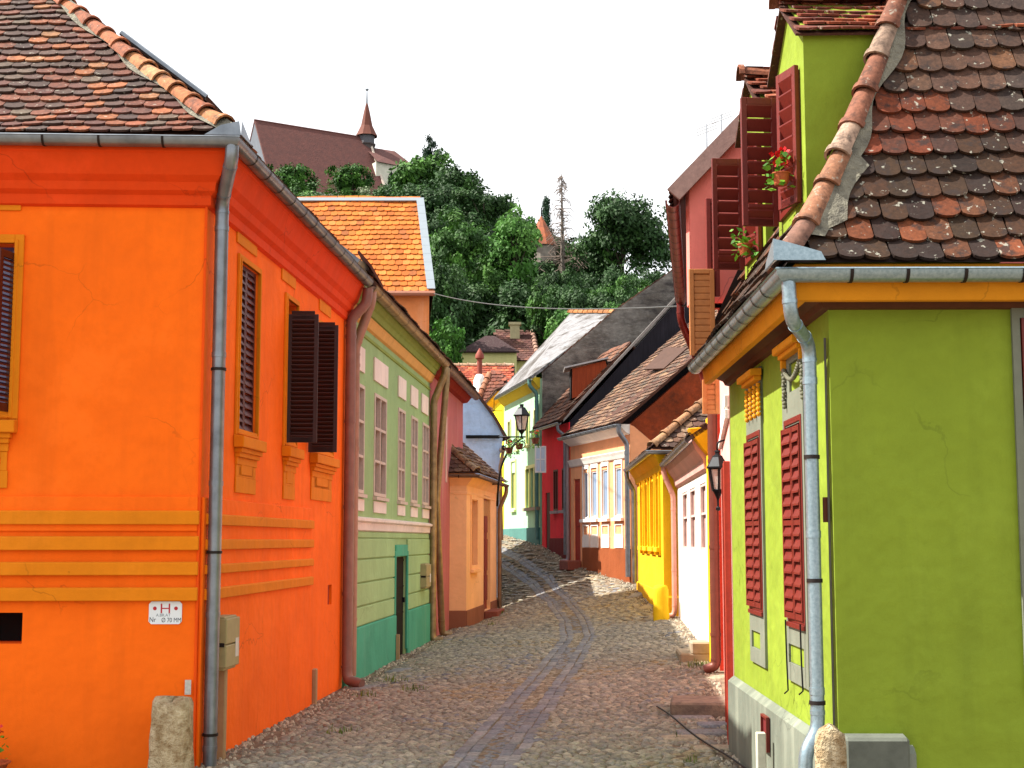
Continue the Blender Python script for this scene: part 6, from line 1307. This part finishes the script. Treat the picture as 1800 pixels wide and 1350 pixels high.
TR = [('mid1', 505, 292, 48, 262, 'bushy green tree against the left end of the church roof'), ('mid2', 560, 318, 45, 250, 'bright green tree before the middle of the church roof'), ('mid1', 612, 292, 40, 268, 'round olive tree hiding the church nave wall'), ('shrubp', 640, 328, 42, 240, 'pale feathery bush below the church chancel'), ('mid2', 724, 322, 36, 235, 'low green tree right below the church chancel'),
 ('mid1', 745, 272, 66, 200, 'broad sunlit tree topping the hill right of the church'), ('dark1', 812, 298, 56, 190, 'dark tree on the hill crest right of the broad sunlit one'), ('dark2', 850, 328, 48, 170, 'dark round tree dropping from the hill crest'), ('dark1', 700, 360, 70, 180, 'dark tree rising just above the orange tiled roof'),
 ('mid2', 795, 362, 48, 120, 'yellowish green tree beside the white roof verge'), ('light', 907, 372, 58, 125, 'tall fresh green tree in front of the round tower'), ('dark1', 858, 420, 60, 128, 'deep green tree between the yellowish and the fresh green ones'), ('dark2', 1005, 418, 44, 150, 'dark tree behind the bare dead spruce'), ('oak', 1090, 358, 72, 135, 'large open-crowned tree standing alone against the sky'), ('dark2', 1045, 440, 40, 142, 'dark tree left of the large open-crowned one'),
 ('dark1', 950, 455, 48, 140, 'dark tree below the round tower'), ('mid2', 972, 500, 40, 112, 'small green tree under the round tower'), ('dark2', 1015, 490, 48, 110, 'dark rounded tree above the grey slab roof'), ('dark1', 905, 500, 60, 119, 'dark tree behind the old hip-roofed house'), ('dark2', 840, 500, 56, 119, 'dark tree left of the old hip-roofed house'), ('dark1', 790, 470, 50, 105, 'dark tree under the yellowish green one'), ('shrub', 778, 548, 34, 86, 'bright green bush beside the orange-roofed house wall'), ('mid1', 1060, 505, 44, 105, 'mid green tree under the large open-crowned one'), ('dark2', 1125, 470, 36, 125, 'dark tree right of the large open-crowned one'), ('shrub', 1000, 536, 38, 92, 'light bush just above the orange ridge tiles'), ('shrubd', 962, 565, 40, 114, 'dark bush right of the old house'), ('shrubd', 815, 590, 36, 112, 'dark bush left of the old house'), ('shrub', 1085, 525, 24, 95, 'light bush beside the grey verge'), ('shrubd', 870, 560, 60, 116, 'dark bush behind the old house roof')]
for key, px, py, hw_, y, lab in TR: tree(key, px, py, hw_, y, lab, group=WOOD, name='bush' if key.startswith('shrub') else 'tree', cat='bush' if key.startswith('shrub') else 'tree')
SIL = [(480, 300), (700, 300), (745, 280), (800, 296), (850, 335), (880, 380), (905, 385), (950, 430), (1000, 432), (1040, 445), (1090, 440), (1165, 470)]
rnd = random.Random(21); k = 0
for y, lo_, hi_ in ((215, 14, 26), (180, 30, 60), (155, 50, 95), (130, 80, 140), (108, 130, 190), (90, 185, 235)):
    px = 690 + rnd.uniform(0, 30)
    while px < 1170:
        top = interp(SIL, px) + rnd.uniform(lo_, hi_)
        if not (1000 < px and top > 545) and not (px > 1040 and y > 170) and not (770 < px < 1010 and y < 122):
            tree(rnd.choice(('dark1', 'dark2', 'dark1', 'mid2')), px, min(top, 575), rnd.uniform(40, 58), y + rnd.uniform(-6, 6), 'one of the dark leafy trees filling the dense wood on the hillside', group='trees filling the dense wood')
        px += rnd.uniform(46, 62)
for px, top, y in ((985, 470, 118), (1030, 478, 122), (1075, 472, 120), (1115, 486, 118), (1150, 482, 122), (1010, 505, 100), (1055, 512, 100), (1100, 500, 102)): tree(rnd.choice(('dark1', 'dark2', 'mid1')), px, top, 36, y, 'one of the dark leafy trees filling the dense wood on the hillside', group='trees filling the dense wood')
for px in np.arange(470, 720, 34): tree(rnd.choice(('mid1', 'mid2', 'dark1')), px, 342 + rnd.uniform(-6, 8), 34, 225 + rnd.uniform(-5, 5), 'one of the low trees in the row under the hilltop church', group='trees in the row under the church')
tree('conifer', 960, 354, 26, 165, 'dark pointed conifer beside the round tower', 'conifer', group=WOOD, base=470); tree('pine', 758, 244, 22, 205, 'small dark pine poking above the broad sunlit tree', 'pine', group=WOOD, base=330)
tree('dark1', 1172, 425, 14, 150, 'thin dark tree at the edge of the red house', group=WOOD)
# bare dead spruce
rnd = random.Random(3); y = 140.; b_ = catm(990, 560, y); tp = catm(987, 305, y); t = thing('dead_spruce', 'tall bare dead spruce with drooping grey twigs above the wood', 'tree', b_); hh = tp.z - b_.z
mb = MB(); mb.tube([b_, b_.lerp(tp, .5), tp], [.35, .22, .03], 7); mb.build('trunk', simple('bark_grey', '6f665e', .95), t); mb = MB()
for i in range(110):
    q = rnd.uniform(.35, .99); p0 = b_.lerp(tp, q); L_ = (1.04 - q) * 6.0 * rnd.uniform(.15, 1); a = rnd.random() * 6.28; d = Vector((math.cos(a), math.sin(a), 0)); p1 = p0 + d * L_ * .6 + Vector((0, 0, .05)); p2 = p0 + d * L_ + Vector((0, 0, -L_ * .35)); mb.tube([p0, p1, p2], [.05, .035, .02], 4)
    for _ in range(4): k = rnd.random(); s_ = p0.lerp(p2, .3 + .7 * k); e_ = s_ + Vector((rnd.gauss(0, .4), rnd.gauss(0, .4), -rnd.random() * .8)); mb.tube([s_, e_], [.025, .012], 3)
mb.build('twigs', simple('twig_grey', '7a6a60', .95, 0, .2, 3, 0), t)

# ------------------------------------------------------------------ street lamp, wire, aerials
cl = atd(917, 752, 28.6); t = thing('street_lamp', 'black wrought-iron street lantern on a scrolled wall bracket', 'street lamp', (cl.x, cl.y, cl.z - 1)); hh = zat(732, 28.6) - zat(757, 28.6); r_ = 12 / F * 28.6 * S * 1.12
lantern(t, (cl.x, cl.y, zat(756, 28.6)), hh, r_)
bp = [atd(x, y, 28.6) for x, y in ((874, 890), (876, 850), (882, 815), (895, 790), (915, 772))]; mb = MB(); mb.tube(fillet(bp, .3, 6), .03, 8); top = zat(768, 28.6); a, b = atd(876, 768, 28.6), atd(924, 768, 28.6); mb.tube([a, b], .022, 6)
def spiral(c, r, turns, st_): return [(c.x + r * (1 - .75 * k / 30) * math.cos(st_ + turns * 6.28 * k / 30), c.y, c.z + r * (1 - .75 * k / 30) * math.sin(st_ + turns * 6.28 * k / 30)) for k in range(31)]
for x, y, rr in ((917, 781, .15), (896, 777, .11), (907, 776, .08), (886, 787, .07)): mb.tube(spiral(atd(x, y, 28.6), rr, 1.6, 1.5), .016, 6)
mb.tube([atd(917, 772, 28.6), atd(917, 760, 28.6)], .025, 6); mb.tube([atd(874, 850, 28.6) + Vector((-.3, .8, 0)), atd(876, 850, 28.6)], .025, 6); mb.build('bracket', iron, t, smooth='all')
for (x, y, lab) in ((913, 790, 'small hanging flower pot left under the street lantern'), (941, 780, 'hanging pot of trailing flowers right of the street lantern'), (895, 797, 'little flower pot hung on the lamp bracket')):
    c = atd(x, y, 28.3); plant_pot('hanging_pot', lab, c, .11, .16, simple('pot_oxblood', '5a2a1c', .7), geran, 50, .16, 0 if x == 913 else 4, .3, seed=int(x))
mb = MB(); a, b = atd(763, 516, 31.9), atd(1216, 537, 15.5)
mb.tube([a.lerp(b, q) - Vector((0, 0, .22 * 4 * q * (1 - q))) for q in np.linspace(0, 1, 24)], .012, 5); tag(mb.build('overhead_wire', simple('wire_grey', '4c4c4a', .6), None, base=a), 'thin grey wire sagging across the street below the wood', 'wire')
for i, (px, y0, y1, lab) in enumerate(((1242, 275, 218, 'thin television aerial mast left on the red house roof'), (1268, 245, 200, 'thin television aerial mast right on the red house roof'))):
    b_ = atd(px, y0, 14.5); t_ = atd(px, y1, 14.5); mb = MB(); mb.tube([b_ - Vector((0, 0, .6)), t_], .012, 5)
    for q in (.95, .85, .75): p_ = b_.lerp(t_, q); mb.tube([p_ + Vector((-.12, .2, 0)), p_ + Vector((.12, -.2, 0))], .006, 4)
    tag(mb.build('aerial', simple('aluminium', 'c0c4c8', .4, .8), None, base=b_), lab, 'aerial')
